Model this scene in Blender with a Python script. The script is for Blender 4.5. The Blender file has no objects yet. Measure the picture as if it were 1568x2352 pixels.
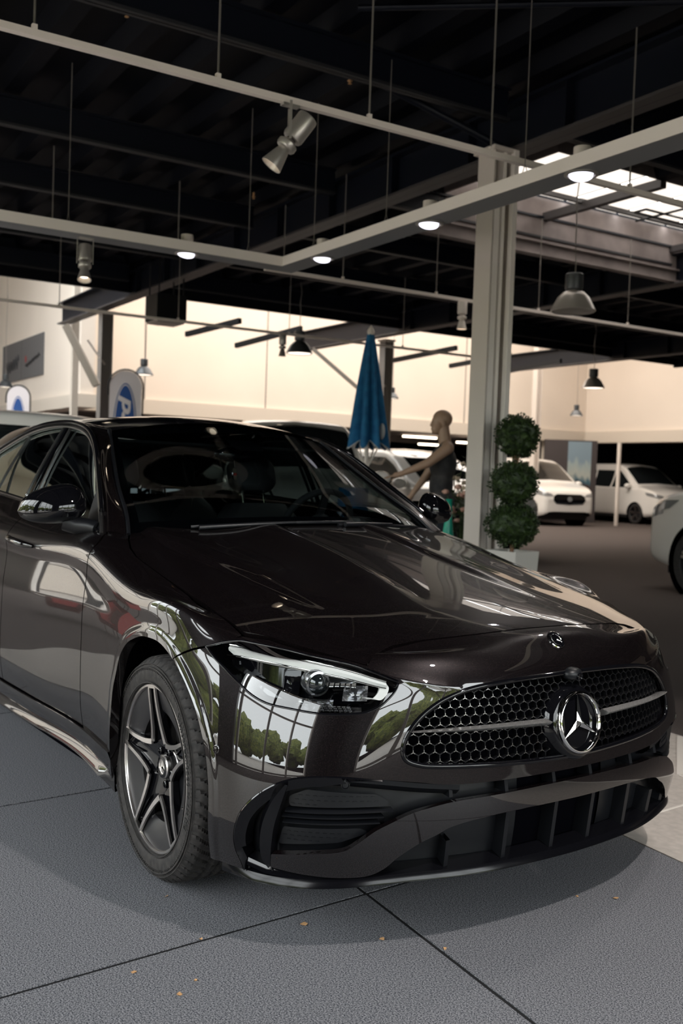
import bpy, bmesh, math, random
import numpy as np
from mathutils import Matrix, Vector
random.seed(7)
C = bpy.context.scene.collection
PI = math.pi

# ---------------------------------------------------------------- camera
def cam_axes(yaw, pitch, roll):
    f = np.array([math.cos(yaw)*math.cos(pitch), math.sin(yaw)*math.cos(pitch), math.sin(pitch)])
    r = np.cross(f, [0, 0, 1]); r /= np.linalg.norm(r); u = np.cross(r, f)
    c, s = math.cos(roll), math.sin(roll)
    return c*r+s*u, -s*r+c*u, f
R_, U_, F_ = cam_axes(2.5125, -.0372, .0358)
cd = bpy.data.cameras.new('camera'); cam = bpy.data.objects.new('camera', cd); C.objects.link(cam)
M = Matrix.Identity(4)
for i in range(3):
    M[i][0] = R_[i]; M[i][1] = U_[i]; M[i][2] = -F_[i]
M.translation = (2.675, -2.165, 1.228)
cam.matrix_world = M
cd.sensor_fit = 'HORIZONTAL'; cd.sensor_width = 24.0
cd.lens = 2275.7*24/1568
cd.clip_start = .05; cd.clip_end = 300
cd.dof.use_dof = True; cd.dof.focus_distance = 2.62; cd.dof.aperture_fstop = 4.5
bpy.context.scene.camera = cam

# ---------------------------------------------------------------- light
sc = bpy.context.scene
sc.view_settings.view_transform = 'Standard'; sc.view_settings.look = 'None'
sc.view_settings.exposure = 0.0; sc.view_settings.gamma = 1.0
sc.view_settings.use_curve_mapping = False
sc.cycles.use_denoising = True
sc.cycles.max_bounces = 8; sc.cycles.diffuse_bounces = 3; sc.cycles.glossy_bounces = 4
sc.cycles.transmission_bounces = 4; sc.cycles.transparent_max_bounces = 12
sc.cycles.sample_clamp_indirect = 6.0; sc.cycles.caustics_reflective = False; sc.cycles.caustics_refractive = False
w = bpy.data.worlds.new('sky'); sc.world = w; w.use_nodes = True
nt = w.node_tree; bg = nt.nodes['Background']
# an overcast sky: a little brighter overhead than at the horizon
tc = nt.nodes.new('ShaderNodeTexCoord'); sx = nt.nodes.new('ShaderNodeSeparateXYZ'); cr = nt.nodes.new('ShaderNodeValToRGB')
nt.links.new(tc.outputs['Generated'], sx.inputs[0]); nt.links.new(sx.outputs['Z'], cr.inputs[0]); nt.links.new(cr.outputs[0], bg.inputs[0])
cr.color_ramp.elements[0].color = (.88, .94, .95, 1); cr.color_ramp.elements[1].color = (.95, .98, 1.0, 1)
bg.inputs[1].default_value = 9.0

# the building stands turned by four degrees against the car
BF = Matrix.Rotation(math.radians(-4), 4, 'Z')
def bw(p): return BF @ Vector(p)

def area_light(name, loc, target, sx_, sy_, power, col=(1, 1, 1), portal=False):
    l = bpy.data.lights.new(name, 'AREA'); l.shape = 'RECTANGLE'; l.size = sx_; l.size_y = sy_; l.energy = power; l.color = col
    o = bpy.data.objects.new(name, l); C.objects.link(o)
    p = bw(loc); t = bw(target)
    o.location = p; o.rotation_euler = (t-p).to_track_quat('-Z', 'Y').to_euler()
    if portal: l.cycles.is_portal = True
    return o
def spot_light(name, loc, target, power, angle, col=(1, .93, .84), rad=.03, blend=.35):
    l = bpy.data.lights.new(name, 'SPOT'); l.energy = power; l.spot_size = math.radians(angle); l.spot_blend = blend; l.color = col
    l.shadow_soft_size = rad
    o = bpy.data.objects.new(name, l); C.objects.link(o)
    p = bw(loc); t = bw(target); o.location = p; o.rotation_euler = (t-p).to_track_quat('-Z', 'Y').to_euler()
    return o
# daylight openings: the glazed fronts beside and behind the camera
area_light('daylight_portal_side', (-2.5, -4.85, 1.9), (-2.5, 0, 1.9), 13.4, 3.7, 1, portal=True)
area_light('daylight_portal_front', (6.65, .9, 1.9), (0, .9, 1.9), 6.6, 3.7, 1, portal=True)
# skylight of the bright rear hall
area_light('skylight_rear_hall', (-17.0, 14, 7.4), (-17.0, 14.6, 0), 8, 17, 2050, (1.0, .90, .80))
spot_light_key = ((2.45, .25, 3.35), (.9, -.35, 0))
area_light('skylight_strip', (-5.42, 7.6, 4.75), (-5.42, 7.6, 0), 1.1, 4.6, 160, (1.0, .93, .86))
# ---------------------------------------------------------------- materials
def mat(name, col, rough=.5, metal=0, coat=0, coat_rough=.03, spec=.5, emit=None, es=0, trans=0, ior=1.45):
    m = bpy.data.materials.new(name); m.use_nodes = True
    b = m.node_tree.nodes['Principled BSDF']
    b.inputs['Base Color'].default_value = (*col, 1); b.inputs['Roughness'].default_value = rough
    b.inputs['Metallic'].default_value = metal; b.inputs['Coat Weight'].default_value = coat
    b.inputs['Coat Roughness'].default_value = coat_rough; b.inputs['Specular IOR Level'].default_value = spec
    b.inputs['IOR'].default_value = ior
    if name == 'car_paint': b.inputs['Coat IOR'].default_value = 1.68; b.inputs['Specular IOR Level'].default_value = .12
    if emit: b.inputs['Emission Color'].default_value = (*emit, 1); b.inputs['Emission Strength'].default_value = es
    if trans: b.inputs['Transmission Weight'].default_value = trans
    return m
def noise_mix(m, c1, c2, scale, detail=3, lo=.35, hi=.65, bump=0, bdist=.001, rough=None, coord='Object'):
    nt = m.node_tree; b = nt.nodes['Principled BSDF']
    tc = nt.nodes.new('ShaderNodeTexCoord'); n = nt.nodes.new('ShaderNodeTexNoise'); r = nt.nodes.new('ShaderNodeValToRGB')
    n.inputs['Scale'].default_value = scale; n.inputs['Detail'].default_value = detail
    nt.links.new(tc.outputs[coord], n.inputs['Vector']); nt.links.new(n.outputs['Fac'], r.inputs[0])
    r.color_ramp.elements[0].position = lo; r.color_ramp.elements[1].position = hi
    r.color_ramp.elements[0].color = (*c1, 1); r.color_ramp.elements[1].color = (*c2, 1)
    nt.links.new(r.outputs[0], b.inputs['Base Color'])
    if bump:
        bp = nt.nodes.new('ShaderNodeBump'); bp.inputs['Strength'].default_value = bump; bp.inputs['Distance'].default_value = bdist
        nt.links.new(n.outputs['Fac'], bp.inputs['Height']); nt.links.new(bp.outputs[0], b.inputs['Normal'])
    return m
def glassmat(name, tint, refl=1.0, ior=1.5, rcol=(1, 1, 1)):
    m = bpy.data.materials.new(name); m.use_nodes = True; nt = m.node_tree; nt.nodes.clear()
    out = nt.nodes.new('ShaderNodeOutputMaterial'); mx = nt.nodes.new('ShaderNodeMixShader')
    tr = nt.nodes.new('ShaderNodeBsdfTransparent'); gl = nt.nodes.new('ShaderNodeBsdfGlossy'); fr = nt.nodes.new('ShaderNodeFresnel')
    mu = nt.nodes.new('ShaderNodeMath'); mu.operation = 'MULTIPLY'; mu.inputs[1].default_value = refl; mu.use_clamp = True
    tr.inputs[0].default_value = (*tint, 1); gl.inputs[0].default_value = (*rcol, 1); gl.inputs['Roughness'].default_value = .01; fr.inputs[0].default_value = ior
    nt.links.new(fr.outputs[0], mu.inputs[0]); nt.links.new(mu.outputs[0], mx.inputs[0]); nt.links.new(tr.outputs[0], mx.inputs[1])
    nt.links.new(gl.outputs[0], mx.inputs[2]); nt.links.new(mx.outputs[0], out.inputs[0])
    return m
MT = {}
MT['paint'] = mat('car_paint', (.05, .038, .038), .36, .45, 1.0, .012)
def flakes(m):
    nt = m.node_tree; b = nt.nodes['Principled BSDF']
    tc = nt.nodes.new('ShaderNodeTexCoord'); v = nt.nodes.new('ShaderNodeTexVoronoi'); v.inputs['Scale'].default_value = 2000
    r = nt.nodes.new('ShaderNodeValToRGB'); nt.links.new(tc.outputs['Object'], v.inputs['Vector'])
    sp = nt.nodes.new('ShaderNodeSeparateColor'); nt.links.new(v.outputs['Color'], sp.inputs[0]); nt.links.new(sp.outputs[0], r.inputs[0])
    e = r.color_ramp.elements; e[0].position = .0; e[0].color = (.0026, .0018, .0023, 1); e[1].position = 1; e[1].color = (.046, .031, .031, 1)
    k = e.new(.93); k.color = (.0056, .0038, .0043, 1)
    nt.links.new(r.outputs[0], b.inputs['Base Color'])
flakes(MT['paint'])
MT['gblack'] = mat('gloss_black', (.003, .003, .004), .05)
MT['mblack'] = mat('satin_black_plastic', (.0045, .005, .0065), .40, spec=.4)
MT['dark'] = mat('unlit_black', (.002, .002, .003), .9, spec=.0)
MT['wing'] = mat('satin_chrome_wing', (.80, .78, .76), .22, .85)
MT['chrome'] = mat('chrome', (.75, .74, .73), .07, 1)
MT['dchrome'] = mat('dark_chrome', (.22, .22, .23), .14, 1)
MT['studs'] = mat('satin_studs', (.20, .195, .19), .3, 1)
MT['meshblack'] = mat('black_mesh', (.003, .003, .004), .5, spec=.3)
MT['splitter'] = mat('satin_black_splitter', (.003, .003, .004), .16, spec=.3)
MT['alu'] = mat('machined_aluminium', (.72, .68, .66), .28, 1)
MT['rimdark'] = mat('dark_grey_rim_paint', (.020, .019, .021), .42, 0, spec=.35)
MT['steel'] = mat('brake_steel', (.28, .26, .25), .35, 1)
MT['rubber'] = noise_mix(mat('tyre_rubber', (.03, .027, .026), .75), (.013, .012, .012), (.032, .028, .027), 60, 4, bump=.25, bdist=.0015)
MT['rubber_text'] = mat('raised_tyre_lettering', (.020, .019, .019), .6)
MT['trim'] = mat('window_trim', (.16, .155, .155), .22, .9)
MT['wglass'] = glassmat('windscreen_glass', (.46, .52, .53), .35)
MT['sglass'] = glassmat('side_window_glass', (.22, .26, .25), 1.8, rcol=(.80, .92, .88))
MT['lens'] = glassmat('headlight_lens', (.90, .92, .93), 1.25)
MT['drl'] = mat('light_guide', (.62, .62, .60), .25, 0, .5, emit=(1, .98, .94), es=.12)
MT['reflector'] = mat('headlight_reflector', (.32, .32, .33), .16, .9)
MT['interior'] = mat('interior_black', (.008, .008, .009), .8)
MT['seat'] = mat('seat_leather', (.012, .012, .014), .55)
MT['cream'] = noise_mix(mat('cream_wall', (.74, .65, .56), .9), (.73, .645, .56), (.79, .70, .61), .4, 2)
MT['cream2'] = mat('cream_fascia', (.62, .55, .47), .8)
MT['ceil'] = mat('black_ceiling_steel', (.0012, .0017, .0042), .6, spec=.15)
MT['ceil2'] = mat('dark_blue_steel_beam', (.0036, .0050, .0100), .42, spec=.3)
MT['pflange'] = mat('dark_purlin_flange', (.016, .016, .019), .5)
MT['flange'] = mat('grey_brown_flange', (.05, .045, .045), .5)
MT['wood'] = noise_mix(mat('grey_boards', (.20, .165, .155), .8), (.15, .125, .118), (.22, .185, .175), 3, 3)
MT['panel'] = mat('skylight_panel', (.9, .85, .8), .6, emit=(1.0, .90, .80), es=1.35)
MT['white_rail'] = mat('white_powder_coat', (.84, .76, .70), .45)
MT['undershade'] = mat('underside_shade_grey', (.20, .205, .215), .5)  # shade below the light bar put into a darker grey
MT['bar_rail'] = mat('satin_aluminium_profile', (.92, .85, .79), .42)
MT['grey_metal'] = mat('silver_lamp_body', (.46, .43, .40), .34, .6)
MT['lampdark'] = mat('lamp_housing_grey', (.09, .095, .10), .4, .4)
MT['shade'] = mat('spun_aluminium_shade', (.58, .53, .48), .3, .35)
MT['coldark'] = mat('darker_grey_steel', (.20, .18, .165), .5)
MT['col'] = mat('grey_painted_steel', (.68, .61, .55), .5)
MT['lamp_on'] = mat('lit_lamp', (1, 1, 1), .5, emit=(1.0, .82, .62), es=6)
MT['lamp_soft'] = mat('softly_lit_lamp', (1, 1, 1), .5, emit=(1.0, .86, .72), es=2.0)
MT['lamp_cool'] = mat('lit_downlight', (1, 1, 1), .5, emit=(.90, .88, 1.0), es=2.2)
MT['cable'] = mat('steel_cable', (.25, .23, .21), .4, .6)
MT['white_car'] = mat('white_car_paint', (.74, .71, .67), .25, 0, .8, .03)
MT['dglass'] = mat('dark_car_glass', (.010, .012, .013), .04, 0, 1, .01)
MT['vblack'] = mat('van_black_plastic', (.012, .012, .013), .5)
MT['vlamp'] = mat('van_headlight', (.30, .30, .30), .1, .3, 1, .02)
MT['blue'] = noise_mix(mat('blue_canvas', (.01, .12, .28), .8), (.008, .10, .24), (.014, .15, .33), 12, 3)
MT['hem'] = mat('grey_hem', (.45, .45, .45), .7)
MT['skin'] = mat('mannequin_skin', (.40, .255, .175), .42)
MT['shirt'] = noise_mix(mat('charcoal_shirt', (.035, .033, .035), .85), (.022, .022, .025), (.055, .050, .050), 9, 3)
MT['jeans'] = mat('dark_trousers', (.010, .014, .020), .85)
MT['leaf'] = noise_mix(mat('box_leaf', (.03, .055, .015), .55), (.010, .022, .006), (.040, .070, .016), 25, 2)
MT['bark'] = mat('stem_bark', (.22, .12, .07), .8)
MT['whitepot'] = mat('white_planter', (.66, .63, .58), .5)
MT['flower1'] = mat('cream_petals', (.75, .60, .45), .7)
MT['flower2'] = mat('pink_petals', (.62, .36, .28), .7)
MT['green_glass'] = mat('green_glazed_bottle', (.01, .30, .20), .2)
MT['flagw'] = mat('white_flag_cloth', (.62, .57, .57), .8)
MT['flagb'] = mat('blue_oval_print', (.010, .060, .22), .7)
MT['banner'] = mat('grey_banner', (.13, .125, .125), .8)
MT['red'] = mat('red_print', (.30, .012, .012), .6)
MT['totem'] = mat('dark_brown_panel', (.055, .045, .045), .6)
# floors
MT['tile'] = mat('felted_dark_tile', (.1, .1, .11), .62, spec=.35)
noise_mix(MT['tile'], (.010, .014, .022), (.26, .26, .275), 260, 4, .36, .66, bump=.45, bdist=.0014)
MT['joint'] = mat('black_joint', (.002, .002, .003), .8)
MT['beige'] = noise_mix(mat('beige_stone', (.42, .38, .34), .5), (.38, .345, .31), (.46, .42, .38), 30, 3)
MT['beige2'] = mat('pale_edge_strip', (.62, .58, .53), .5)
MT['carpet'] = noise_mix(mat('brown_grey_carpet', (.08, .066, .06), .95, spec=.1), (.070, .058, .054), (.105, .088, .082), 160, 3)
MT['leafdry'] = mat('dry_leaf', (.45, .26, .12), .8)

# ---------------------------------------------------------------- mesh helpers
def link(name, V, F, m, parent=None, smooth=None, tf=None):
    me = bpy.data.meshes.new(name); me.from_pydata([tuple(map(float, v)) for v in V], [], [tuple(int(i) for i in f) for f in F])
    me.validate()
    if tf is not None: me.transform(tf)
    if m is not None: me.materials.append(m)
    o = bpy.data.objects.new(name, me); C.objects.link(o)
    if smooth is not None:
        me.polygons.foreach_set('use_smooth', [True]*len(me.polygons))
        if smooth < 180: me.set_sharp_from_angle(angle=math.radians(smooth))
    if parent is not None: o.parent = parent
    return o
def empty(name, label, cat, tf=None, group=None):
    o = bpy.data.objects.new(name, None); C.objects.link(o); o.empty_display_size = .1
    if tf is not None: o.matrix_world = tf
    o['label'] = label; o['category'] = cat
    if group: o['group'] = group
    return o
def tag(o, label, cat, group=None):
    o['label'] = label; o['category'] = cat
    if group: o['group'] = group
    return o
def struct(o): o['kind'] = 'structure'; return o
def at(x, y, z=0, deg=0, b=True):
    m = Matrix.Translation((x, y, z)) @ Matrix.Rotation(math.radians(deg), 4, 'Z')
    return BF @ m if b else m
class MB:
    def __init__(s): s.V = []; s.F = []
    def add(s, V, F):
        n = len(s.V); s.V += [tuple(v) for v in V]; s.F += [tuple(i+n for i in f) for f in F]; return s
    def box(s, x0, x1, y0, y1, z0, z1):
        V = [(x, y, z) for x in (x0, x1) for y in (y0, y1) for z in (z0, z1)]
        return s.add(V, [(0, 1, 3, 2), (4, 6, 7, 5), (0, 4, 5, 1), (2, 3, 7, 6), (0, 2, 6, 4), (1, 5, 7, 3)])
    def obox(s, c, ax, ay, az, hx, hy, hz):
        c, ax, ay, az = map(Vector, (c, ax, ay, az))
        V = [c+ax*(i*hx)+ay*(j*hy)+az*(k*hz) for i in (-1, 1) for j in (-1, 1) for k in (-1, 1)]
        return s.add(V, [(0, 1, 3, 2), (4, 6, 7, 5), (0, 4, 5, 1), (2, 3, 7, 6), (0, 2, 6, 4), (1, 5, 7, 3)])
    def bar(s, p, q, w, h, up=(0, 0, 1)):
        p, q = Vector(p), Vector(q); d = (q-p); L = d.length; d /= L
        sd = d.cross(Vector(up)); sd = sd.normalized() if sd.length > 1e-6 else Vector((1, 0, 0)); u = sd.cross(d)
        return s.obox((p+q)/2, d, sd, u, L/2, w/2, h/2)
    def tube(s, pts, r, n=10, closed=False, caps=True):
        pts = [Vector(p) for p in pts]; k = len(pts); rs = r if hasattr(r, '__len__') else [r]*k
        V = []; prev = None
        for i, p in enumerate(pts):
            a = pts[(i-1) % k] if (i > 0 or closed) else p; b = pts[(i+1) % k] if (i < k-1 or closed) else p
            t = (b-a).normalized()
            if prev is None:
                u = t.cross(Vector((0, 0, 1)));
                if u.length < 1e-3: u = t.cross(Vector((1, 0, 0)))
            else: u = prev - t*prev.dot(t)
            u.normalize(); prev = u; w_ = t.cross(u)
            V += [p+(u*math.cos(2*PI*j/n)+w_*math.sin(2*PI*j/n))*rs[i] for j in range(n)]
        F = []
        for i in range(k if closed else k-1):
            for j in range(n):
                a = i*n+j; b = i*n+(j+1) % n; c = ((i+1) % k)*n+(j+1) % n; d = ((i+1) % k)*n+j
                F.append((a, b, c, d))
        if caps and not closed: F += [tuple(range(n))[::-1], tuple((k-1)*n+j for j in range(n))]
        return s.add(V, F)
    def lathe(s, prof, n=32, o=(0, 0, 0), ax=(0, 0, 1), cap=False):
        """prof: (r, h) along the axis ax from o"""
        o = Vector(o); a = Vector(ax).normalized(); u = a.orthogonal().normalized(); v = a.cross(u); V = []; F = []
        for r, h in prof:
            V += [o+a*h+(u*math.cos(2*PI*j/n)+v*math.sin(2*PI*j/n))*r for j in range(n)]
        for i in range(len(prof)-1):
            for j in range(n): F.append((i*n+j, i*n+(j+1) % n, (i+1)*n+(j+1) % n, (i+1)*n+j))
        if cap: F += [tuple(range(n))[::-1], tuple((len(prof)-1)*n+j for j in range(n))]
        return s.add(V, F)
    def ball(s, c, r, n=12, m=8, sc_=(1, 1, 1)):
        V = []; F = []
        for i in range(m+1):
            t = PI*i/m
            for j in range(n): V.append((c[0]+r*sc_[0]*math.sin(t)*math.cos(2*PI*j/n), c[1]+r*sc_[1]*math.sin(t)*math.sin(2*PI*j/n), c[2]+r*sc_[2]*math.cos(t)))
        for i in range(m):
            for j in range(n): F.append((i*n+j, (i+1)*n+j, (i+1)*n+(j+1) % n, i*n+(j+1) % n))
        return s.add(V, F)
    def build(s, name, m, parent=None, smooth=35, tf=None): return link(name, s.V, s.F, m, parent, smooth, tf)
def cable(pts): return MB().tube(pts, .0035, 5)
def text_mesh(txt, size, depth=.001, shear=0, bold=0):
    cu = bpy.data.curves.new('t', 'FONT'); cu.body = txt; cu.size = size; cu.extrude = depth; cu.shear = shear; cu.offset = bold
    cu.align_x = 'CENTER'; cu.align_y = 'CENTER'; cu.resolution_u = 3
    o = bpy.data.objects.new('t', cu); C.objects.link(o)
    bpy.context.view_layer.update()
    me = bpy.data.meshes.new_from_object(o.evaluated_get(bpy.context.evaluated_depsgraph_get()))
    bpy.data.objects.remove(o); bpy.data.curves.remove(cu)
    V = [v.co.copy() for v in me.vertices]; F = [tuple(p.vertices) for p in me.polygons]; bpy.data.meshes.remove(me)
    return V, F
# ---- surface clipping
def pip(poly, u, v):
    poly = np.asarray(poly); ins = np.zeros(u.shape, bool); n = len(poly); j = n-1
    for i in range(n):
        x1, y1 = poly[i]; x2, y2 = poly[j]
        with np.errstate(divide='ignore', invalid='ignore'):
            ins ^= ((y1 > v) != (y2 > v)) & (u < (x2-x1)*(v-y1)/(y2-y1)+x1)
        j = i
    return ins
def sdf(poly, u, v):
    """signed distance to a polygon, negative inside"""
    poly = np.asarray(poly, float); d = np.full(u.shape, 1e9)
    for a, b in zip(poly, np.roll(poly, -1, 0)):
        e = b-a; L = e@e
        if L < 1e-14: continue
        t = np.clip(((u-a[0])*e[0]+(v-a[1])*e[1])/L, 0, 1)
        d = np.minimum(d, (u-a[0]-t*e[0])**2+(v-a[1]-t*e[1])**2)
    return np.sqrt(d)*np.where(pip(poly, u, v), -1, 1)
def clip(V, F, fields, attrs=None):
    """keep where every field < 0; V (n,k) any columns; F list of index tuples"""
    V = [tuple(r) for r in V]; k = len(V[0]); fs = [list(f) for f in fields]
    for q in range(len(fs)):
        f = fs[q]; cut = {}; out = []
        for face in F:
            s = [f[i] < 0 for i in face]
            if all(s): out.append(face); continue
            if not any(s): continue
            new = []
            for a, b in zip(face, face[1:]+face[:1]):
                if f[a] < 0: new.append(a)
                if (f[a] < 0) != (f[b] < 0):
                    key = (a, b) if a < b else (b, a)
                    if key not in cut:
                        i, j = key; t = f[i]/(f[i]-f[j]); t = min(max(t, 0), 1)
                        cut[key] = len(V); V.append(tuple(V[i][c]+(V[j][c]-V[i][c])*t for c in range(k)))
                        for g in range(len(fs)): fs[g].append(fs[g][i]+(fs[g][j]-fs[g][i])*t)
                        f[-1] = 0.0
                    new.append(cut[key])
            if len(new) >= 3: out.append(tuple(new))
        F = out
    used = sorted({i for f in F for i in f}); mp = {o: n for n, o in enumerate(used)}
    return np.array([V[i] for i in used]), [tuple(mp[i] for i in f) for f in F]
def gridfaces(n, m, flip=False):
    i, j = np.meshgrid(np.arange(n-1), np.arange(m-1), indexing='ij'); a = (i*m+j).ravel()
    Q = np.stack([a, a+m, a+m+1, a+1], 1)
    if flip: Q = Q[:, ::-1]
    return [tuple(q) for q in Q.tolist()]
def weld(V, F, eps=1e-5):
    keys = {}; mp = []; out = []
    for v in V:
        k = (round(v[0]/eps), round(v[1]/eps), round(v[2]/eps))
        if k not in keys: keys[k] = len(out); out.append(v)
        mp.append(keys[k])
    F2 = []
    for f in F:
        g = []
        for i in f:
            if not g or mp[i] != g[-1]: g.append(mp[i])
        if len(g) > 1 and g[0] == g[-1]: g.pop()
        if len(set(g)) >= 3 and len(set(g)) == len(g): F2.append(tuple(g))
    return out, F2
def panel(name, V, F, m, parent, thick=.012, sgn=1, smooth=60):
    """sheet metal panel: smooth skin plus a folded flange along every free edge, so gaps read dark"""
    V, F = weld(V, F)
    me = bpy.data.meshes.new('tmp'); me.from_pydata([tuple(v) for v in V], [], F)
    cen = Vector((-1.3, 0, .35)); dd = sum(v.normal.dot((v.co-cen).normalized()) for v in me.vertices)
    sgn = 1 if dd > 0 else -1
    N = [v.normal.copy()*sgn for v in me.vertices]
    cnt = {}
    for f in F:
        for a, b in zip(f, f[1:]+f[:1]):
            k = (min(a, b), max(a, b)); cnt[k] = cnt.get(k, 0)+1 if k in cnt else 1
            if cnt[k] == 1: cnt[(k, 'd')] = (a, b)
    V2 = list(map(tuple, V)); F2 = list(F); top = {}; bot = {}
    for k in [k for k in cnt if not isinstance(k[1], str) and cnt[k] == 1]:
        a, b = cnt[(k, 'd')]
        for i in (a, b):
            if i not in top:
                v = Vector(V[i]); top[i] = len(V2); V2.append(tuple(v-N[i]*.0004)); bot[i] = len(V2); V2.append(tuple(v-N[i]*thick))
        F2.append((top[b], top[a], bot[a], bot[b]))
    bpy.data.meshes.remove(me)
    return link(name, V2, F2, m, parent, smooth)
def smooth_path(pts, k=6, closed=False):
    """Catmull-Rom through the points"""
    P = [np.array(p, float) for p in pts]; n = len(P); out = []
    for i in range(n if closed else n-1):
        p0 = P[(i-1) % n] if (closed or i > 0) else 2*P[0]-P[1]; p1 = P[i]; p2 = P[(i+1) % n]
        p3 = P[(i+2) % n] if (closed or i < n-2) else 2*P[-1]-P[-2]
        for t in np.arange(k)/k:
            out.append(.5*((2*p1)+(-p0+p2)*t+(2*p0-5*p1+4*p2-p3)*t*t+(-p0+3*p1-3*p2+p3)*t**3))
    if not closed: out.append(P[-1])
    return np.array(out)
# ================================================================ the dark saloon car
def nspline(t, Y, tt):
    t = np.asarray(t, float); Y = np.asarray(Y, float); n = len(t); h = np.diff(t); tt = np.asarray(tt, float)
    A = np.zeros((n, n)); B = np.zeros_like(Y); A[0, 0] = A[-1, -1] = 1
    for i in range(1, n-1):
        A[i, i-1] = h[i-1]; A[i, i] = 2*(h[i-1]+h[i]); A[i, i+1] = h[i]
        B[i] = 6*((Y[i+1]-Y[i])/h[i]-(Y[i]-Y[i-1])/h[i-1])
    Mm = np.linalg.solve(A, B)
    i = np.clip(np.searchsorted(t, tt)-1, 0, n-2); hi = h[i]; a = (t[i+1]-tt)/hi; b = (tt-t[i])/hi
    sh = (-1,)+(1,)*(Y.ndim-1); a = a.reshape(sh); b = b.reshape(sh); hh = hi.reshape(sh)
    return a*Y[i]+b*Y[i+1]+((a**3-a)*Mm[i]+(b**3-b)*Mm[i+1])*hh**2/6
def sp1(t, y, x):
    x = np.asarray(x, float); return nspline(t, np.array(y, float)[:, None], x.ravel())[:, 0].reshape(x.shape)
PLAN = [(.86,0),(.852,.17),(.832,.32),(.796,.45),(.742,.57),(.668,.68),(.56,.78),(.43,.848),(.27,.888),(.10,.903),(-.10,.907),(-.30,.905),(-.53,.90),(-1.0,.905),(-1.6,.91),(-2.3,.91),(-2.9,.91),(-3.35,.89),(-3.7,.80),(-3.83,.62),(-3.89,.35),(-3.9,0)]
SEC = {'F':[(.20,.012),(.27,0),(.36,-.006),(.46,0),(.57,.008),(.66,.022),(.72,.045),(.765,.085)],
     'C':[(.185,-.01),(.27,-.032),(.36,-.038),(.46,-.034),(.57,-.012),(.66,.022),(.715,.057),(.755,.102)],
     'A':[(.20,.03),(.30,.01),(.40,0),(.50,0),(.60,0),(.70,.002),(.78,.008),(.848,.026)],
     'D':[(.25,.045),(.32,.03),(.42,.012),(.54,.005),(.66,.003),(.78,.008),(.88,.016),(.95,.03)],
     'Q':[(.25,.045),(.32,.03),(.42,.01),(.54,.0),(.66,.0),(.80,.01),(.93,.025),(1.0,.05)],
     'R':[(.24,.05),(.32,.02),(.42,.0),(.54,.0),(.66,.0),(.80,.01),(.93,.03),(1.0,.07)]}
WT = [{'F':1},{'F':1},{'F':1},{'F':1},{'F':.8,'C':.2},{'F':.3,'C':.7},{'C':1},{'C':.9,'A':.1},{'C':.6,'A':.4},{'C':.1,'A':.9},{'A':1},{'A':.7,'D':.3},{'A':.15,'D':.85},{'D':1},{'D':.8,'Q':.2},{'D':.4,'Q':.6},{'Q':1},{'Q':.7,'R':.3},{'R':1},{'R':1},{'R':1},{'R':1}]
HC = ([-4,-1.3,-.7,-.42,-.2,0,.3,.5,.6,.7,.77,.82],[1.1,1.09,1.06,1.03,.993,.953,.893,.857,.837,.811,.777,.735])
HG = ([-4,-1.2,-.7,-.5,-.35,-.18,0,.15,.3,.45,.6,.7,.8],[.98,.985,.985,.962,.925,.888,.855,.826,.793,.75,.69,.63,.56])
def hoodz(x, y):
    c = sp1(*HC, x); g = sp1(*HG, x)
    return c+(g-c)*(np.abs(y)/.8)**2
# belt line: foot of the side windows
BELT = [(-.45,.80,.965),(-.64,.792,.990),(-1.0,.775,1.035),(-1.5,.758,1.066),(-2.0,.742,1.092),(-2.6,.725,1.105),(-3.1,.70,1.10),(-3.6,.66,1.07),(-3.9,.60,1.05)]
def belt(x):
    b = np.array(BELT)[::-1]; return sp1(b[:, 0], b[:, 1], x), sp1(b[:, 0], b[:, 2], x)
def control():
    P = np.array(PLAN); n = len(P)
    d = np.r_[0, np.cumsum(np.linalg.norm(np.diff(P, axis=0), axis=1))]
    T = np.gradient(P, d, axis=0); T /= np.linalg.norm(T, axis=1)[:, None]
    T[0] = (0, 1); T[-1] = (0, -1)
    N = np.stack([T[:, 1], -T[:, 0]], 1)
    G = np.zeros((n, 13, 3))
    for i in range(n):
        rows = sum(np.array(SEC[k])*w_ for k, w_ in WT[i].items())
        for j, (z, o) in enumerate(rows):
            p = P[i]-N[i]*o; G[i, j] = (p[0], -p[1], z)
        E = G[i, 7].copy()
        sp = np.clip(P[i, 0], -3.3, .36)
        for j, t in enumerate([.05, .16, .36, .66, 1.0]):
            x = E[0]+(sp-E[0])*t; y = E[1]*(1-t)
            z = float(hoodz(np.array(x), np.array(y)))
            if P[i, 0] < -.5: z = max(z, E[2])
            G[i, 8+j] = (x, y, z)
        if 13 <= i <= 17:
            by, bz = belt(np.array([E[0]])); by = float(by[0]); bz = float(bz[0])
            G[i, 8] = (E[0], E[1]*.45-by*.55, E[2]*.42+bz*.58)
            G[i, 9] = (E[0], -by, bz); G[i, 10] = (E[0], -by+.06, bz+.004); G[i, 11] = (E[0], -.4, bz); G[i, 12] = (E[0], 0, bz)
    return d, G
D_, G_ = control()
VP = np.r_[0, .083, .177, .279, .388, .484, .555, .618, .656, .736, .878, 1.087, 1.323]
UMAX = D_[-1]; VMAX = VP[-1]
_m = G_[1:4][::-1]*np.array([1, -1, 1]); _G2 = np.concatenate([_m, G_]); _d2 = np.r_[-D_[1:4][::-1], D_]
def surf(us, vs):
    A = nspline(_d2, _G2.reshape(len(_d2), -1), us).reshape(len(us), -1, 3)
    return nspline(VP, A.transpose(1, 0, 2).reshape(len(VP), -1), vs).reshape(len(vs), len(us), 3).transpose(1, 0, 2)
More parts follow.
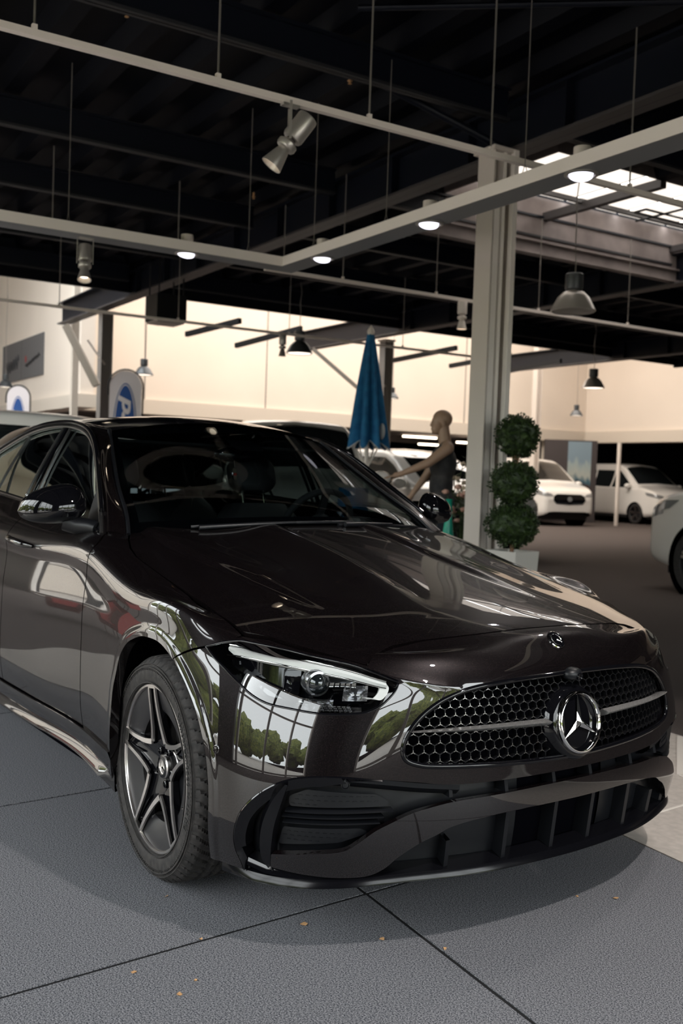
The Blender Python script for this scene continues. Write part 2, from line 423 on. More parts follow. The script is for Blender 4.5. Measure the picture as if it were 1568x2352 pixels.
# fine look-up table for scattered points, right-hand side (y < 0)
_fu = np.linspace(-.3, 4.4, 700); _fv = np.linspace(-.04, .9, 260); _fP = surf(_fu, _fv)
_fN = np.cross(np.gradient(_fP, axis=0), np.gradient(_fP, axis=1)); _fN /= np.linalg.norm(_fN, axis=2)[..., None]
if _fN[200, 100] @ np.array([1, -1, 0]) < 0: _fN = -_fN
def SPN(u, v):
    u = np.atleast_1d(np.asarray(u, float)); v = np.atleast_1d(np.asarray(v, float))
    a = np.clip((u-_fu[0])/(_fu[1]-_fu[0]), 0, len(_fu)-1.001); b = np.clip((v-_fv[0])/(_fv[1]-_fv[0]), 0, len(_fv)-1.001)
    i = a.astype(int); j = b.astype(int); a = (a-i)[:, None]; b = (b-j)[:, None]
    f = lambda T: T[i, j]*(1-a)*(1-b)+T[i+1, j]*a*(1-b)+T[i, j+1]*(1-a)*b+T[i+1, j+1]*a*b
    return f(_fP), f(_fN)
def SP(u, v, off=0.0, side=-1):
    """point on the body skin; negative u is the other side; side=+1 mirrors to the left flank"""
    u = np.atleast_1d(np.asarray(u, float)); sg = np.where(u < 0, -1.0, 1.0)
    P, N = SPN(np.abs(u), v); Q = P+N*np.broadcast_to(np.asarray(off, float), (len(P),))[:, None]
    Q[:, 1] *= sg*(-side); return Q
def mir(V): return [(v[0], -v[1], v[2]) for v in V]
SHOULDER = [(1.16,.600),(1.30,.618),(1.5,.624),(1.75,.626),(1.98,.630),(2.4,.634),(3.0,.636),(3.7,.634),(4.4,.628),(4.9,.62)]
NOSEL = [(.40,.512),(.45,.517),(.507,.527),(.59,.546),(.656,.570)]
def pdist(path, u, v):
    path = np.asarray(path, float); d = np.full(u.shape, 1e9)
    for a, b in zip(path[:-1], path[1:]):
        e = b-a; t = np.clip(((u-a[0])*e[0]+(v-a[1])*e[1])/(e@e), 0, 1); d = np.minimum(d, (u-a[0]-t*e[0])**2+(v-a[1]-t*e[1])**2)
    return np.sqrt(d)
def crease(P, U, W_):
    """shoulder line, nose edge and wheel arch lips pressed into the skin"""
    aU = np.abs(U); n = len(np.unique(U)); G = P.reshape(n, -1, 3); N = np.cross(np.gradient(G, axis=0), np.gradient(G, axis=1)); N /= np.linalg.norm(N, axis=2)[..., None]+1e-12
    N = N.reshape(-1, 3); s = np.sign((N*(P-np.array([-1.3, 0, .3]))).sum(1)); N = N*s[:, None]
    o = .0065*np.exp(-pdist(smooth_path(SHOULDER, 3), aU, W_)/.030)*np.clip((aU-1.14)/.18, 0, 1)*np.clip((5.0-aU)/.5, 0, 1)
    o += .0060*np.exp(-pdist(smooth_path(NOSEL, 3), aU, W_)/.016)*np.clip((aU-.38)/.06, 0, 1)
    for A_ in (ARCH, RARCH):
        dd = pdist([tuple(p) for p in A_], aU, W_); o += .0042/(1+np.exp((dd-.026)/.0022))
    return P+N*o[:, None]
def bodygrid(u0, u1, nu, v0, v1, nv, full=False):
    us = np.linspace(u0, u1, nu); vs = np.linspace(v0, v1, nv)
    if full:
        P = surf(np.abs(us), vs); P[us < 0, :, 1] *= -1
    else: P = surf(us, vs)
    U, W = np.meshgrid(us, vs, indexing='ij')
    P = P.reshape(-1, 3)
    return (crease(P, U.ravel(), W.ravel()) if v1 < 1 else P), U.ravel(), W.ravel(), gridfaces(nu, nv)
car = empty('car', 'very dark brown glossy saloon car with star emblem grille, parked on dark floor tiles', 'car')
GAP = .0030
# outlines in the unrolled skin (u along the flank, v upwards)
HL = smooth_path([(1.187,.5535),(1.148,.577),(1.106,.600),(1.057,.613),(.907,.617),(.732,.587),(.638,.559),(.572,.533)], 5)[:-1].tolist() + \
     smooth_path([(.572,.533),(.581,.506),(.616,.466),(.646,.449),(.681,.441),(.767,.436),(.856,.442),(.929,.448),(.986,.465),(1.034,.488),(1.094,.514),(1.141,.532),(1.187,.5535)], 5)[:-1].tolist()
GR = smooth_path([(0,.529),(.192,.524),(.341,.511),(.434,.485),(.503,.441),(.545,.395),(.561,.355),(.553,.326),(.52,.312),(.472,.306),(.347,.301),(.235,.297),(.128,.294),(0,.292)], 6)
HOLE = smooth_path([(0,.256),(.209,.256),(.417,.257),(.52,.268),(.634,.280),(.716,.287),(.797,.284),(.857,.267),(.903,.239),(.94,.204),(.967,.168),(.982,.134),(.992,.09),(.99,.05),(.975,.012),(.965,-.06)], 5)
BLT = smooth_path([(0,.227),(.129,.226),(.279,.221),(.414,.214),(.504,.198),(.545,.186),(.585,.168),(.63,.145),(.671,.113),(.709,.090),(.797,.078),(.886,.066)], 5)
BLB = smooth_path([(.894,.030),(.792,.019),(.70,.013),(.640,.016),(.600,.036),(.565,.070),(.513,.106),(.467,.127),(.425,.147),(.345,.162),(.239,.170),(.087,.173),(0,.173)], 5)
ARCH = smooth_path([(1.76,-.06),(1.75,.02),(1.725,.11),(1.704,.20),(1.690,.30),(1.668,.36),(1.640,.425),(1.589,.475),(1.519,.504),(1.467,.513),(1.385,.511),(1.31,.486),(1.247,.452),(1.198,.417),(1.156,.379),(1.120,.332),(1.095,.288),(1.078,.223),(1.073,.153),(1.080,.06),(1.095,-.06)], 5)
_ua = 4.325; RARCH = np.array([(_ua+(p[0]-1.42)*1.0, p[1]+.012) for p in ARCH])
SEAM = [(0,.735),(.198,.737),(.384,.739),(.516,.729),(.585,.705),(.613,.690),(.630,.650),(.640,.61),(.656,.576)]
BUMPGAP = [(1.305,.482),(1.267,.510),(1.227,.533),(1.187,.552)]
def closed_right(path, u=-.25):  # close a half outline beyond the centre line
    p = [tuple(q) for q in path]; return p
bump_poly = [(-.3,.735)]+SEAM+[(.72,.598),(.80,.614),(.91,.630),(1.0,.637),(1.090,.624),(1.150,.5775),(1.187,.552)]+BUMPGAP[::-1][1:]+[(1.32,.47),(1.32,-.2),(-.3,-.2)]
grille_poly = [(-.3,.529)]+GR.tolist()+[(-.3,.292)]
hole_poly = [(-.3,.256)]+HOLE.tolist()+[(-.3,-.06)]
blade_poly = [(-.3,.227)]+BLT.tolist()+BLB.tolist()+[(-.3,.173)]
lineP = smooth_path(SEAM, 4).tolist()
bump_poly = [(-.3,.735)]+lineP+bump_poly[1+len(SEAM):]
P, U, W_, F = bodygrid(-1.36, 1.36, 520, 0, .80, 170, True)
aU = np.abs(U)
f1 = sdf(bump_poly, aU, W_)+GAP; f2 = -sdf(grille_poly, aU, W_); f3 = -sdf(hole_poly, aU, W_); f4 = -sdf(HL, aU, W_)+.0015
f5 = -sdf([tuple(p) for p in ARCH], aU, W_)
V, F1 = clip(P, F, [f1, f2, f3, f4, f5])
# crease along the nose between lamp and grille comes from the skin itself
front_bumper = panel('front_bumper', V, F1, MT['paint'], car, .014)
fb = -np.minimum(np.minimum(-sdf(blade_poly, aU, W_)*-1, 9), 9)
V, F1 = clip(P, F, [sdf(blade_poly, aU, W_), W_-.3])
panel('bumper_blade', V+np.array([.004, 0, 0]), F1, MT['paint'], car, .02)
# ---- hood: a true height field with four creases
GAPXY = [(.194,.787),(.013,.785),(-.127,.786),(-.268,.785),(-.367,.785),(-.444,.772),(-.53,.742),(-.608,.702),(-.68,.664)]
hood_front = SP([s[0] for s in lineP], [s[1] for s in lineP])
hood_edge2 = SP([.72,.80,.91,1.0,1.09],[.598,.614,.630,.637,.624])
hp = [(-.0+p[0], abs(p[1])) for p in hood_front]+[(p[0], abs(p[1])) for p in hood_edge2]+GAPXY+[(-.66,.60),(-.58,.42),(-.50,.24),(-.46,.1),(-.45,0)]
cr_in = np.array([(.52,.262),(.356,.242),(.154,.222),(.017,.213),(-.138,.213),(-.322,.22),(-.60,.19)])[::-1]
cr_out = np.array([(.345,.515),(.215,.531),(.05,.553),(-.162,.591),(-.359,.622),(-.66,.634)])[::-1]
def hooddet(x, y):
    a = np.abs(y); ci = np.interp(x, cr_in[:, 0], cr_in[:, 1]); co = np.interp(x, cr_out[:, 0], cr_out[:, 1])
    ci = sp1(cr_in[:, 0], cr_in[:, 1], np.clip(x, -.6, .52)); co = sp1(cr_out[:, 0], cr_out[:, 1], np.clip(x, -.66, .345))
    fin = np.clip((.54-x)/.35, 0, 1)**1.3; fout = np.clip((.36-x)/.32, 0, 1)**1.2
    # raised panel between the creases falling off quickly outside them
    din = a-ci; dout = co-a
    g = lambda d, w_: np.where(d > 0, 1-.0*d, np.exp(-(d/w_)**2))
    ridge_in = .014*fin*np.exp(-np.where(din > 0, din/.11, -din/.026)**2)
    ridge_out = .013*fout*np.exp(-np.where(dout > 0, dout/.10, -dout/.024)**2)
    return ridge_in+ridge_out
nx, ny = 260, 250
X, Y = np.meshgrid(np.linspace(-.72, .74, nx), np.linspace(-.82, .82, ny), indexing='ij')
Z = hoodz(X, Y)+hooddet(X, Y)-.0005
Pn = np.stack([X, Y, Z], 2).reshape(-1, 3)
f = sdf(hp+[(-.45,-.3),(.71,-.3)], Pn[:, 0], np.abs(Pn[:, 1]))+.0042
V, F1 = clip(Pn, gridfaces(nx, ny), [f])
hood = panel('hood', V, F1, MT['paint'], car, .016)
# ---- fenders, doors, rear body
DOOR1 = smooth_path([(2.09,.74),(2.075,.69),(2.00,.640),(1.985,.60),(1.989,.551),(1.995,.484),(1.993,.38),(2.002,.215),(2.012,.115),(2.02,-.06)], 4).tolist()
fend_poly = [(1.187,.552),(1.106,.602),(1.090,.626),(1.251,.668),(1.437,.699),(1.577,.699),(1.719,.698),(1.817,.695),(1.894,.703),(1.97,.725),(2.059,.761),(2.14,.800),(2.20,.83)]+DOOR1+[(1.3,-.06),(1.3,.482)]+BUMPGAP[1:-1]
DOOR2 = smooth_path([(3.05,.745),(2.95,.70),(2.86,.66),(2.831,.615),(2.827,.537),(2.828,.489),(2.837,.362),(2.86,.2),(2.88,-.06)], 4).tolist()
DOOR3 = smooth_path([(4.15,.745),(4.10,.70),(4.06,.62),(4.02,.54),(3.96,.44),(3.93,.34),(3.88,.2),(3.86,.1),(3.86,-.06)], 4).tolist()
SILLV = .098
door1 = DOOR1[:-1]+[(2.014,SILLV),(2.87,SILLV)]+DOOR2[::-1][1:]
door2 = DOOR2[:-1]+[(2.87,SILLV),(3.86,SILLV)]+DOOR3[::-1][1:]
quart = [(4.15,.745)]+DOOR3+[(6.2,-.06),(6.2,1.4),(4.4,1.4),(4.15,.745)]
P, U, W_, F = bodygrid(.95, 4.4, 700, 0, .88, 190)
P2, U2, W2, Fq = bodygrid(3.75, UMAX, 150, 0, VMAX, 130); P2 = crease(P2, U2, W2)
for side in (-1, 1):
    fl = lambda V: V if side < 0 else V*np.array([1, -1, 1])
    ff = lambda F: F if side < 0 else [f[::-1] for f in F]
    arch = -sdf([tuple(p) for p in ARCH], U, W_); rarch = -sdf([tuple(p) for p in RARCH], U, W_)
    V, F1 = clip(P, F, [sdf(fend_poly, U, W_)+GAP, arch]); panel('fender', fl(V), ff(F1), MT['paint'], car, .03)
    V, F1 = clip(P, F, [sdf(door1, U, W_)+GAP]); fd = panel('front_door', fl(V), ff(F1), MT['paint'], car)
    V, F1 = clip(P, F, [sdf(door2, U, W_)+GAP, rarch]); rd = panel('rear_door', fl(V), ff(F1), MT['paint'], car)
    V, F1 = clip(P2, Fq, [sdf(quart, U2, W2)+GAP, -sdf([tuple(p) for p in RARCH], U2, W2), -P2[:, 0]*0-1.0 if side < 0 else -P2[:, 0]*0-1.0])
    panel('rear_quarter', fl(V), ff(F1), MT['paint'], car, .03)
    # sill with its bright lower blade
    us = np.linspace(1.735, 4.03, 60); prof = [(.094, .0), (.094, .010), (.06, .016), (.035, .012), (.020, -.004), (.010, .012), (-.012, .020), (-.022, .006), (-.022, -.05)]
    if True:
        V = []; 
        for u in us:
            k = min(1, (u-1.735)/.12, (4.03-u)/.12)
            base = SP([u]*len(prof), [max(p[0], 0) for p in prof], [p[1]*max(k, .15) if p[0] < .09 else p[1] for p in prof], side)
            for q, p in zip(base, prof):
                if p[0] < 0: q[2] += p[0]*1.4
            V += base.tolist()
        link('side_sill', V, gridfaces(len(us), len(prof), side > 0), MT['paint'], car, 40)
    # wheel arch lips and dark liners
    for A_, nm in ((ARCH, 'wheel_arch_liner'), (RARCH, 'wheel_arch_liner')):
        a = np.array(A_)[3:-3]; inn = SP(a[:, 0], a[:, 1], 0, side); V = []; 
        cen = np.array([a[:, 0].mean(), .15]); cp = SP([cen[0]], [cen[1]])[0]
        for k, y in enumerate((0, .03, .12, .34)):
            q = inn.copy(); q[:, 1] -= np.sign(q[:, 1])*(y+.002)
            r = np.array([0, .012, .03, .03])[k]
            dx = q[:, 0]-cp[0]; dz = q[:, 2]-.34; L = np.hypot(dx, dz); q[:, 0] += dx/L*r; q[:, 2] += dz/L*r
            V += q.tolist()
        MBq = MB(); MBq.add(V, gridfaces(4, len(a)))
        n_ = len(a); MBq.add([V[3*n_+i] for i in range(n_)], [tuple(range(n_))])
        MBq.build(nm, MT['dark'], car, None)
    # door handles
    for door, (hu, hv) in ((fd, (2.63, .590)), (rd, (3.70, .600))):
        m = MB(); pts = SP([hu-.115, hu-.09, hu-.04, hu+.04, hu+.09, hu+.115], [hv-.002, hv, hv+.002, hv+.004, hv+.006, hv+.006], [.002, .030, .040, .040, .030, .002], side)
        m.tube(pts, [.008, .013, .014, .014, .013, .008], 10)
        m.build('door_handle', MT['paint'], door, 60)
# hull under the panels so that the gaps look into black
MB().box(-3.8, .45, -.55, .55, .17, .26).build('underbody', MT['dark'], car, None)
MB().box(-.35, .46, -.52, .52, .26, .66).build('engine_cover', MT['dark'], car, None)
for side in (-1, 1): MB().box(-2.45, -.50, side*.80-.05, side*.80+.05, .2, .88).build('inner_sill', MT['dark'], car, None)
# ---------------------------------------------------------------- greenhouse
def npath(pts, n):
    pts = np.array(pts, float); d = np.r_[0, np.cumsum(np.linalg.norm(np.diff(pts, axis=0), axis=1))]
    return nspline(d/d[-1], pts, np.linspace(0, 1, n))
Rp = [(-.600,-.712,.988),(-.665,-.690,1.040),(-.815,-.654,1.125),(-1.014,-.597,1.243),(-1.225,-.532,1.376)]
RAILR = [(-1.225,-.532,1.376),(-1.42,-.520,1.408),(-1.8,-.515,1.425),(-2.3,-.51,1.415),(-2.75,-.50,1.365)]
TOPD = [(-.640,-.790,.992),(-.76,-.748,1.078),(-.888,-.706,1.161),(-1.094,-.640,1.289),(-1.24,-.607,1.352),(-1.409,-.589,1.387),(-1.56,-.583,1.399),(-1.78,-.583,1.397),(-1.96,-.590,1.380),(-2.20,-.600,1.335),(-2.45,-.618,1.27),(-2.70,-.645,1.185),(-2.90,-.675,1.105)]
NW = 40
Rw = npath(Rp, NW)
V = []
for i in range(NW):
    s = i/(NW-1); a = Rw[i]; bx = .175*(1-s)+.10*s; bz = .035*(1-s)+.045*s
    for t in np.linspace(-1, 1, 41): V.append((a[0]+bx*(1-t*t), a[1]*-t, a[2]+bz*(1-t*t)))
windscreen = link('windscreen', V, gridfaces(NW, 41, True), MT['wglass'], car, 180)
# black ceramic edge and rubber along the screen
def wpt(s, t, off=0):
    i = s*(NW-1); i0 = int(min(i, NW-1.001)); a = Rw[i0]*(1-(i-i0))+Rw[min(i0+1, NW-1)]*(i-i0)
    bx = .175*(1-s)+.10*s; bz = .035*(1-s)+.045*s
    return (a[0]+bx*(1-t*t)+off*.7, a[1]*-t, a[2]+bz*(1-t*t)+off*.7)
m = MB()
for sg in (-1, 1):
    V = [wpt(s, sg*t, -.002) for s in np.linspace(0, 1, 30) for t in (.945, 1.0)]; m.add(V, gridfaces(30, 2))
V = [wpt(s, t, -.002) for s in (.93, 1.0) for t in np.linspace(-1, 1, 40)]; m.add(V, gridfaces(2, 40))
V = [wpt(s, t, -.002) for s in (.0, .09) for t in np.linspace(-1, 1, 40)]; m.add(V, gridfaces(2, 40))
m.build('black_glass_border', MT['gblack'], windscreen, None)
# roof with sunroof-like gloss centre
RR = npath(RAILR, 50); V = []
hz = [(0, .055), (.3, .050), (.6, .050), (1, .040)]
for i in range(50):
    s = i/49; a = RR[i]; bx = .10*(1-s)-.12*s*s; bz = np.interp(s, [p[0] for p in hz], [p[1] for p in hz])
    for t in np.linspace(-1, 1, 49): V.append((a[0]+bx*(1-t*t), -a[1]*t, a[2]+bz*(1-abs(t)**2.4)))
link('roof', V, gridfaces(50, 49, True), MT['gblack'], car, 180)
# rear window and tail of the roof
V = []
for i in range(20):
    s = i/19; x = -2.75-.62*s-.02*s*s; z = 1.365-.28*s-.05*s*s; y = .50+.05*s
    for t in np.linspace(-1, 1, 25): V.append((x-.12*(1-t*t), y*t, z+.04*(1-t*t)*(1-s)))
link('rear_window', V, gridfaces(20, 25, True), MT['sglass'], car, 180)
for side in (-1, 1):
    S = np.array([1, -side, 1])
    fl = side > 0
    # body coloured pillar and roof rail between window frame and screen edge
    T = npath(TOPD, 90)
    outer = npath(Rp[:-1]+RAILR+[(-3.0,-.52,1.28),(-3.25,-.56,1.16),(-3.42,-.60,1.07)], 90)
    T = npath(TOPD+[(-3.2,-.69,1.10),(-3.35,-.68,1.09)], 90)
    # re-time both by x so that the strips run square
    V = []
    for i in range(90):
        a, b = T[i]*S, outer[min(i, 89)]*S
        for k in range(9):
            t = k/8; bul = .016*math.sin(PI*t)
            p = a*(1-t)+b*t; V.append((p[0]+bul*.5, p[1]+side*bul, p[2]+bul*.7))
    rail = panel('roof_rail', V, gridfaces(90, 9, not fl), MT['paint'], car, .02)
    # dark strip at the edge of the screen
    m = MB(); m.tube([(p[0]+.004, p[1]*-side*1.0, p[2]+.004) for p in Rw], .0075, 8); m.build('screen_edge_strip', MT['mblack'], car, 60)
    # side glass
    V = []
    Tg = npath(TOPD, 70)
    for i in range(70):
        p = Tg[i]; by, bz = belt(np.array([p[0]])); 
        for k in range(12):
            t = k/11; q = np.array([p[0], -float(by[0]), float(bz[0])])*(1-t)+p*t
            V.append((q[0]*1, (q[1]+.012-.010*math.sin(PI*t))*-side, q[2]))
    link('side_window', V, gridfaces(70, 12, fl), MT['sglass'], car, 180)
    # bright frame round the windows
    m = MB(); bp = [(p[0], p[1], p[2]) for p in Tg]
    m.tube([(p[0], (p[1]-.004)*-side, p[2]-.002) for p in bp], .0085, 8); m.build('window_frame', MT['trim'], car, 60)
    m = MB(); m.tube([(p[0], (p[1]-.001)*-side, p[2]+.019) for p in bp[3:]], .010, 8); m.build('window_seal', MT['gblack'], car, 60)
    xs_ = np.linspace(-.66, -2.9, 40); by, bz = belt(xs_)
    m = MB(); m.tube([(x, side*(y+.004), z+.004) for x, y, z in zip(xs_, by, bz)], .008, 8); m.build('belt_moulding', MT['gblack'], car, 60)
    # pillars between the windows
    for (xb, zb, xt, zt, wd, mt) in ((-1.465, 1.066, -1.50, 1.392, .016, 'trim'), (-1.535, 1.068, -1.545, 1.392, .030, 'gblack'), (-1.59, 1.07, -1.585, 1.392, .014, 'trim'), (-1.985, 1.09, -2.03, 1.36, .015, 'trim')):
        V = []
        for k in range(12):
            t = k/11; x = xb+(xt-xb)*t; z = zb+(zt-zb)*t; y = .752+(.585-.752)*t+.006*math.sin(PI*t)
            V += [(x-wd/2, side*y, z), (x-wd/2, side*(y+.010), z), (x+wd/2, side*(y+.010), z), (x+wd/2, side*y, z)]
        m = MB(); m.add(V, gridfaces(12, 4)); m.build('window_pillar', MT[mt], car, 40)
    # mirror triangle
    V = [(-.665, side*.792, 1.0), (-.885, side*.712, 1.160), (-.80, side*.788, 1.022)]
    m = MB(); m.add(V+[(v[0], v[1]-side*.01, v[2]) for v in V], [(0, 1, 2), (5, 4, 3), (0, 2, 5, 3), (2, 1, 4, 5), (1, 0, 3, 4)])
    m.build('quarter_light_cover', MT['mblack'], car, None)
    # door mirror: shell, lower black half, foot
    prof = []  # superellipsoid shell
    V = []; nu, nv = 28, 18; cx, cy, cz = -.815, side*.907, 1.070
    for i in range(nu):
        a = i/(nu-1); y = -1+2*a   # across, inner to outer
        for j in range(nv*2):
            b = 2*PI*j/(nv*2)
            hh = (.078 if math.sin(b) > 0 else .048)*(1-abs(y)**(2.6 if y < 0 else 3.0))**.5*(1.10-.20*y)
            hd = .062*(1-abs(y)**2.8)**.5
            V.append((cx+hd*math.cos(b)*(1.5 if math.cos(b) > 0 else .7)-.045*max(y, 0)**2-.02*y, cy+side*y*.108, cz+hh*math.sin(b)-.012*y))
    Fm = []
    n2 = nv*2
    for i in range(nu-1):
        for j in range(n2): Fm.append((i*n2+j, i*n2+(j+1) % n2, (i+1)*n2+(j+1) % n2, (i+1)*n2+j))
    up = [f for f in Fm if sum(V[i][2] for i in f)/4 > cz-.026]; lo = [f for f in Fm if f not in set(up)]
    sh = link('door_mirror', V, up, MT['gblack'], car, 60)
    link('mirror_lower_shell', V, lo, MT['mblack'], sh, 60)
    m = MB(); m.tube([(-.79, side*.870, 1.026), (-.765, side*.835, 1.012), (-.73, side*.80, 1.010), (-.70, side*.785, 1.004)], [.034, .032, .030, .026], 12)
    m.build('mirror_foot', MT['mblack'], sh, 60)
    m = MB(); m.box(-.868, -.862, side*.907-.085, side*.907+.085, 1.035, 1.120); m.build('mirror_glass', MT['chrome'], sh, None)

# ---------------------------------------------------------------- cabin
m = MB(); V = []
for x, z0 in ((-.62, 1.00), (-.72, 1.015), (-.90, 1.00), (-1.02, .93), (-1.05, .75)):
    for y in np.linspace(-.70, .70, 29): V.append((x+.10*(1-(y/.7)**2)*(1 if x > -.8 else .2), y, z0-.012*(y/.7)**2+(.045*math.exp(-((y-.36)/.16)**2) if -1.0 < x < -.7 else 0)))
m.add(V, gridfaces(5, 29)); m.build('dashboard', MT['interior'], car, 50)
m = MB(); m.box(-2.9, -.62, -.70, .70, .26, .34); m.box(-2.95, -2.55, -.62, .62, .3, 1.02); m.build('cabin_floor', MT['interior'], car, None)
MB().box(-2.72, -1.22, -.50, .50, 1.335, 1.345).build('roof_lining', MT['interior'], car, None)
def seat(x, y, wdt=.26):
    m = MB(); V = []
    def slab(cx, cz, L, tilt, w0, th, name, parent):
        mm = MB(); V = []
        for i in range(13):
            s = i/12; zc = s*L
            ww = w0*(1-.35*abs(2*s-1)**4); tt = th*(1-.3*abs(2*s-1)**4)
            for j in range(16):
                a = 2*PI*j/16; c, s_ = math.cos(a), math.sin(a)
                yy = ww*abs(c)**.6*(1 if c > 0 else -1); xx = tt*abs(s_)**.6*(1 if s_ > 0 else -1)
                V.append((cx-math.sin(tilt)*zc+xx*math.cos(tilt), y+yy, cz+math.cos(tilt)*zc+xx*math.sin(tilt)))
        mm.add(V, [(i*16+j, i*16+(j+1) % 16, (i+1)*16+(j+1) % 16, (i+1)*16+j) for i in range(12) for j in range(16)]+[tuple(range(16)), tuple(12*16+j for j in range(16))])
        return mm.build(name, MT['seat'], parent, 60)
    s = slab(x-.05, .50, .60, .35, wdt, .055, 'car_seat', car)
    h = slab(x-.275, 1.13, .17, .30, .13, .045, 'headrest', s)
    for d in (-.06, .06):
        MB().tube([(x-.245, y+d, 1.03), (x-.285, y+d, 1.14)], .007, 8).build('headrest_rod', MT['chrome'], s, 60)
for x, y in ((-1.28, .37), (-1.28, -.37), (-2.15, .37), (-2.15, -.37)): seat(x, y)
# steering wheel (left-hand drive)
cx, cy, cz = -1.0, .37, .99; ax = Vector((-.88, 0, .42)).normalized()
m = MB(); u = Vector((0, 1, 0)); v = ax.cross(u)
m.tube([Vector((cx, cy, cz))+(u*math.cos(a)+v*math.sin(a))*.182 for a in np.linspace(0, 2*PI, 40)[:-1]], .015, 8, closed=True)
for a in (0, PI, -PI/2): m.bar(Vector((cx, cy, cz)), Vector((cx, cy, cz))+(u*math.cos(a)+v*math.sin(a))*.175, .035, .012, up=ax)
m.lathe([(0, .01), (.06, .01), (.075, -.01), (.06, -.05)], 20, (cx, cy, cz), ax)
m.build('steering_wheel', MT['interior'], car, 50)
# inside mirror and camera box on the screen
m = MB(); m.ball((-1.12, .02, 1.30), 1, 16, 10, (.022, .115, .034)); m.build('rear_view_mirror', MT['gblack'], car, 60)
m = MB(); m.add([(-1.03, -.06, 1.335), (-1.03, .10, 1.335), (-1.12, .08, 1.365), (-1.12, -.04, 1.365), (-1.00, -.04, 1.318), (-1.0, .08, 1.318)], [(0, 1, 2, 3), (0, 4, 5, 1)]); m.build('sensor_housing', MT['mblack'], car, None)
# wipers
for (y0, y1, x0, s0) in ((.50, -.16, 0, .060), (-.08, -.58, 0, .05)):
    pts = [wpt(s0-.035+.012*k/10, -(y0+(y1-y0)*k/10)/.70, .008) for k in range(11)]
    wp = MB().tube(pts, .006, 6).build('wiper', MT['mblack'], car, 60)
    pts = [wpt(.0+.015*k/6, -(y0-.02+(y1-y0)*.55*k/6)/.70, .022) for k in range(7)]
    MB().tube(pts, [.010, .009, .008, .007, .006, .005, .004], 8).build('wiper_arm', MT['mblack'], wp, 60)
MB().tube([(-.50-.12*(y/.6)**2, y, 1.012-.02*(y/.6)**2) for y in np.linspace(-.6, .6, 20)], .016, 8).build('cowl_cover', MT['mblack'], car, 60)
# ---------------------------------------------------------------- wheels
def ribbon(path, w0, w1, y0, y1, m):
    """bar lying in the wheel plane; path of (x, z, y)"""
    n = len(path); V = []
    for i, p in enumerate(path):
        a = np.array(path[max(i-1, 0)][:2]); b = np.array(path[min(i+1, n-1)][:2]); t = b-a; t = t/np.linalg.norm(t); nn = np.array([-t[1], t[0]])
        w_ = (w0+(w1-w0)*i/(n-1))/2; c = np.array(p[:2]); L = c+nn*w_; R = c-nn*w_
        V += [(L[0], p[2]+y0, L[1]), (L[0], p[2]+y1, L[1]), (R[0], p[2]+y1, R[1]), (R[0], p[2]+y0, R[1])]
    F = []
    for i in range(n-1):
        for j in range(4): F.append((i*4+j, i*4+(j+1) % 4, (i+1)*4+(j+1) % 4, (i+1)*4+j))
    F += [(0, 1, 2, 3), tuple(4*(n-1)+j for j in (3, 2, 1, 0))]
    m.add(V, F)
def dish(r): return .004-.034*max(0, 1-(r/.235))**1.3   # outward position of the face (local +y is outwards)
def rot2(p, a): return (p[0]*math.cos(a)-p[1]*math.sin(a), p[0]*math.sin(a)+p[1]*math.cos(a))
RT = .3345
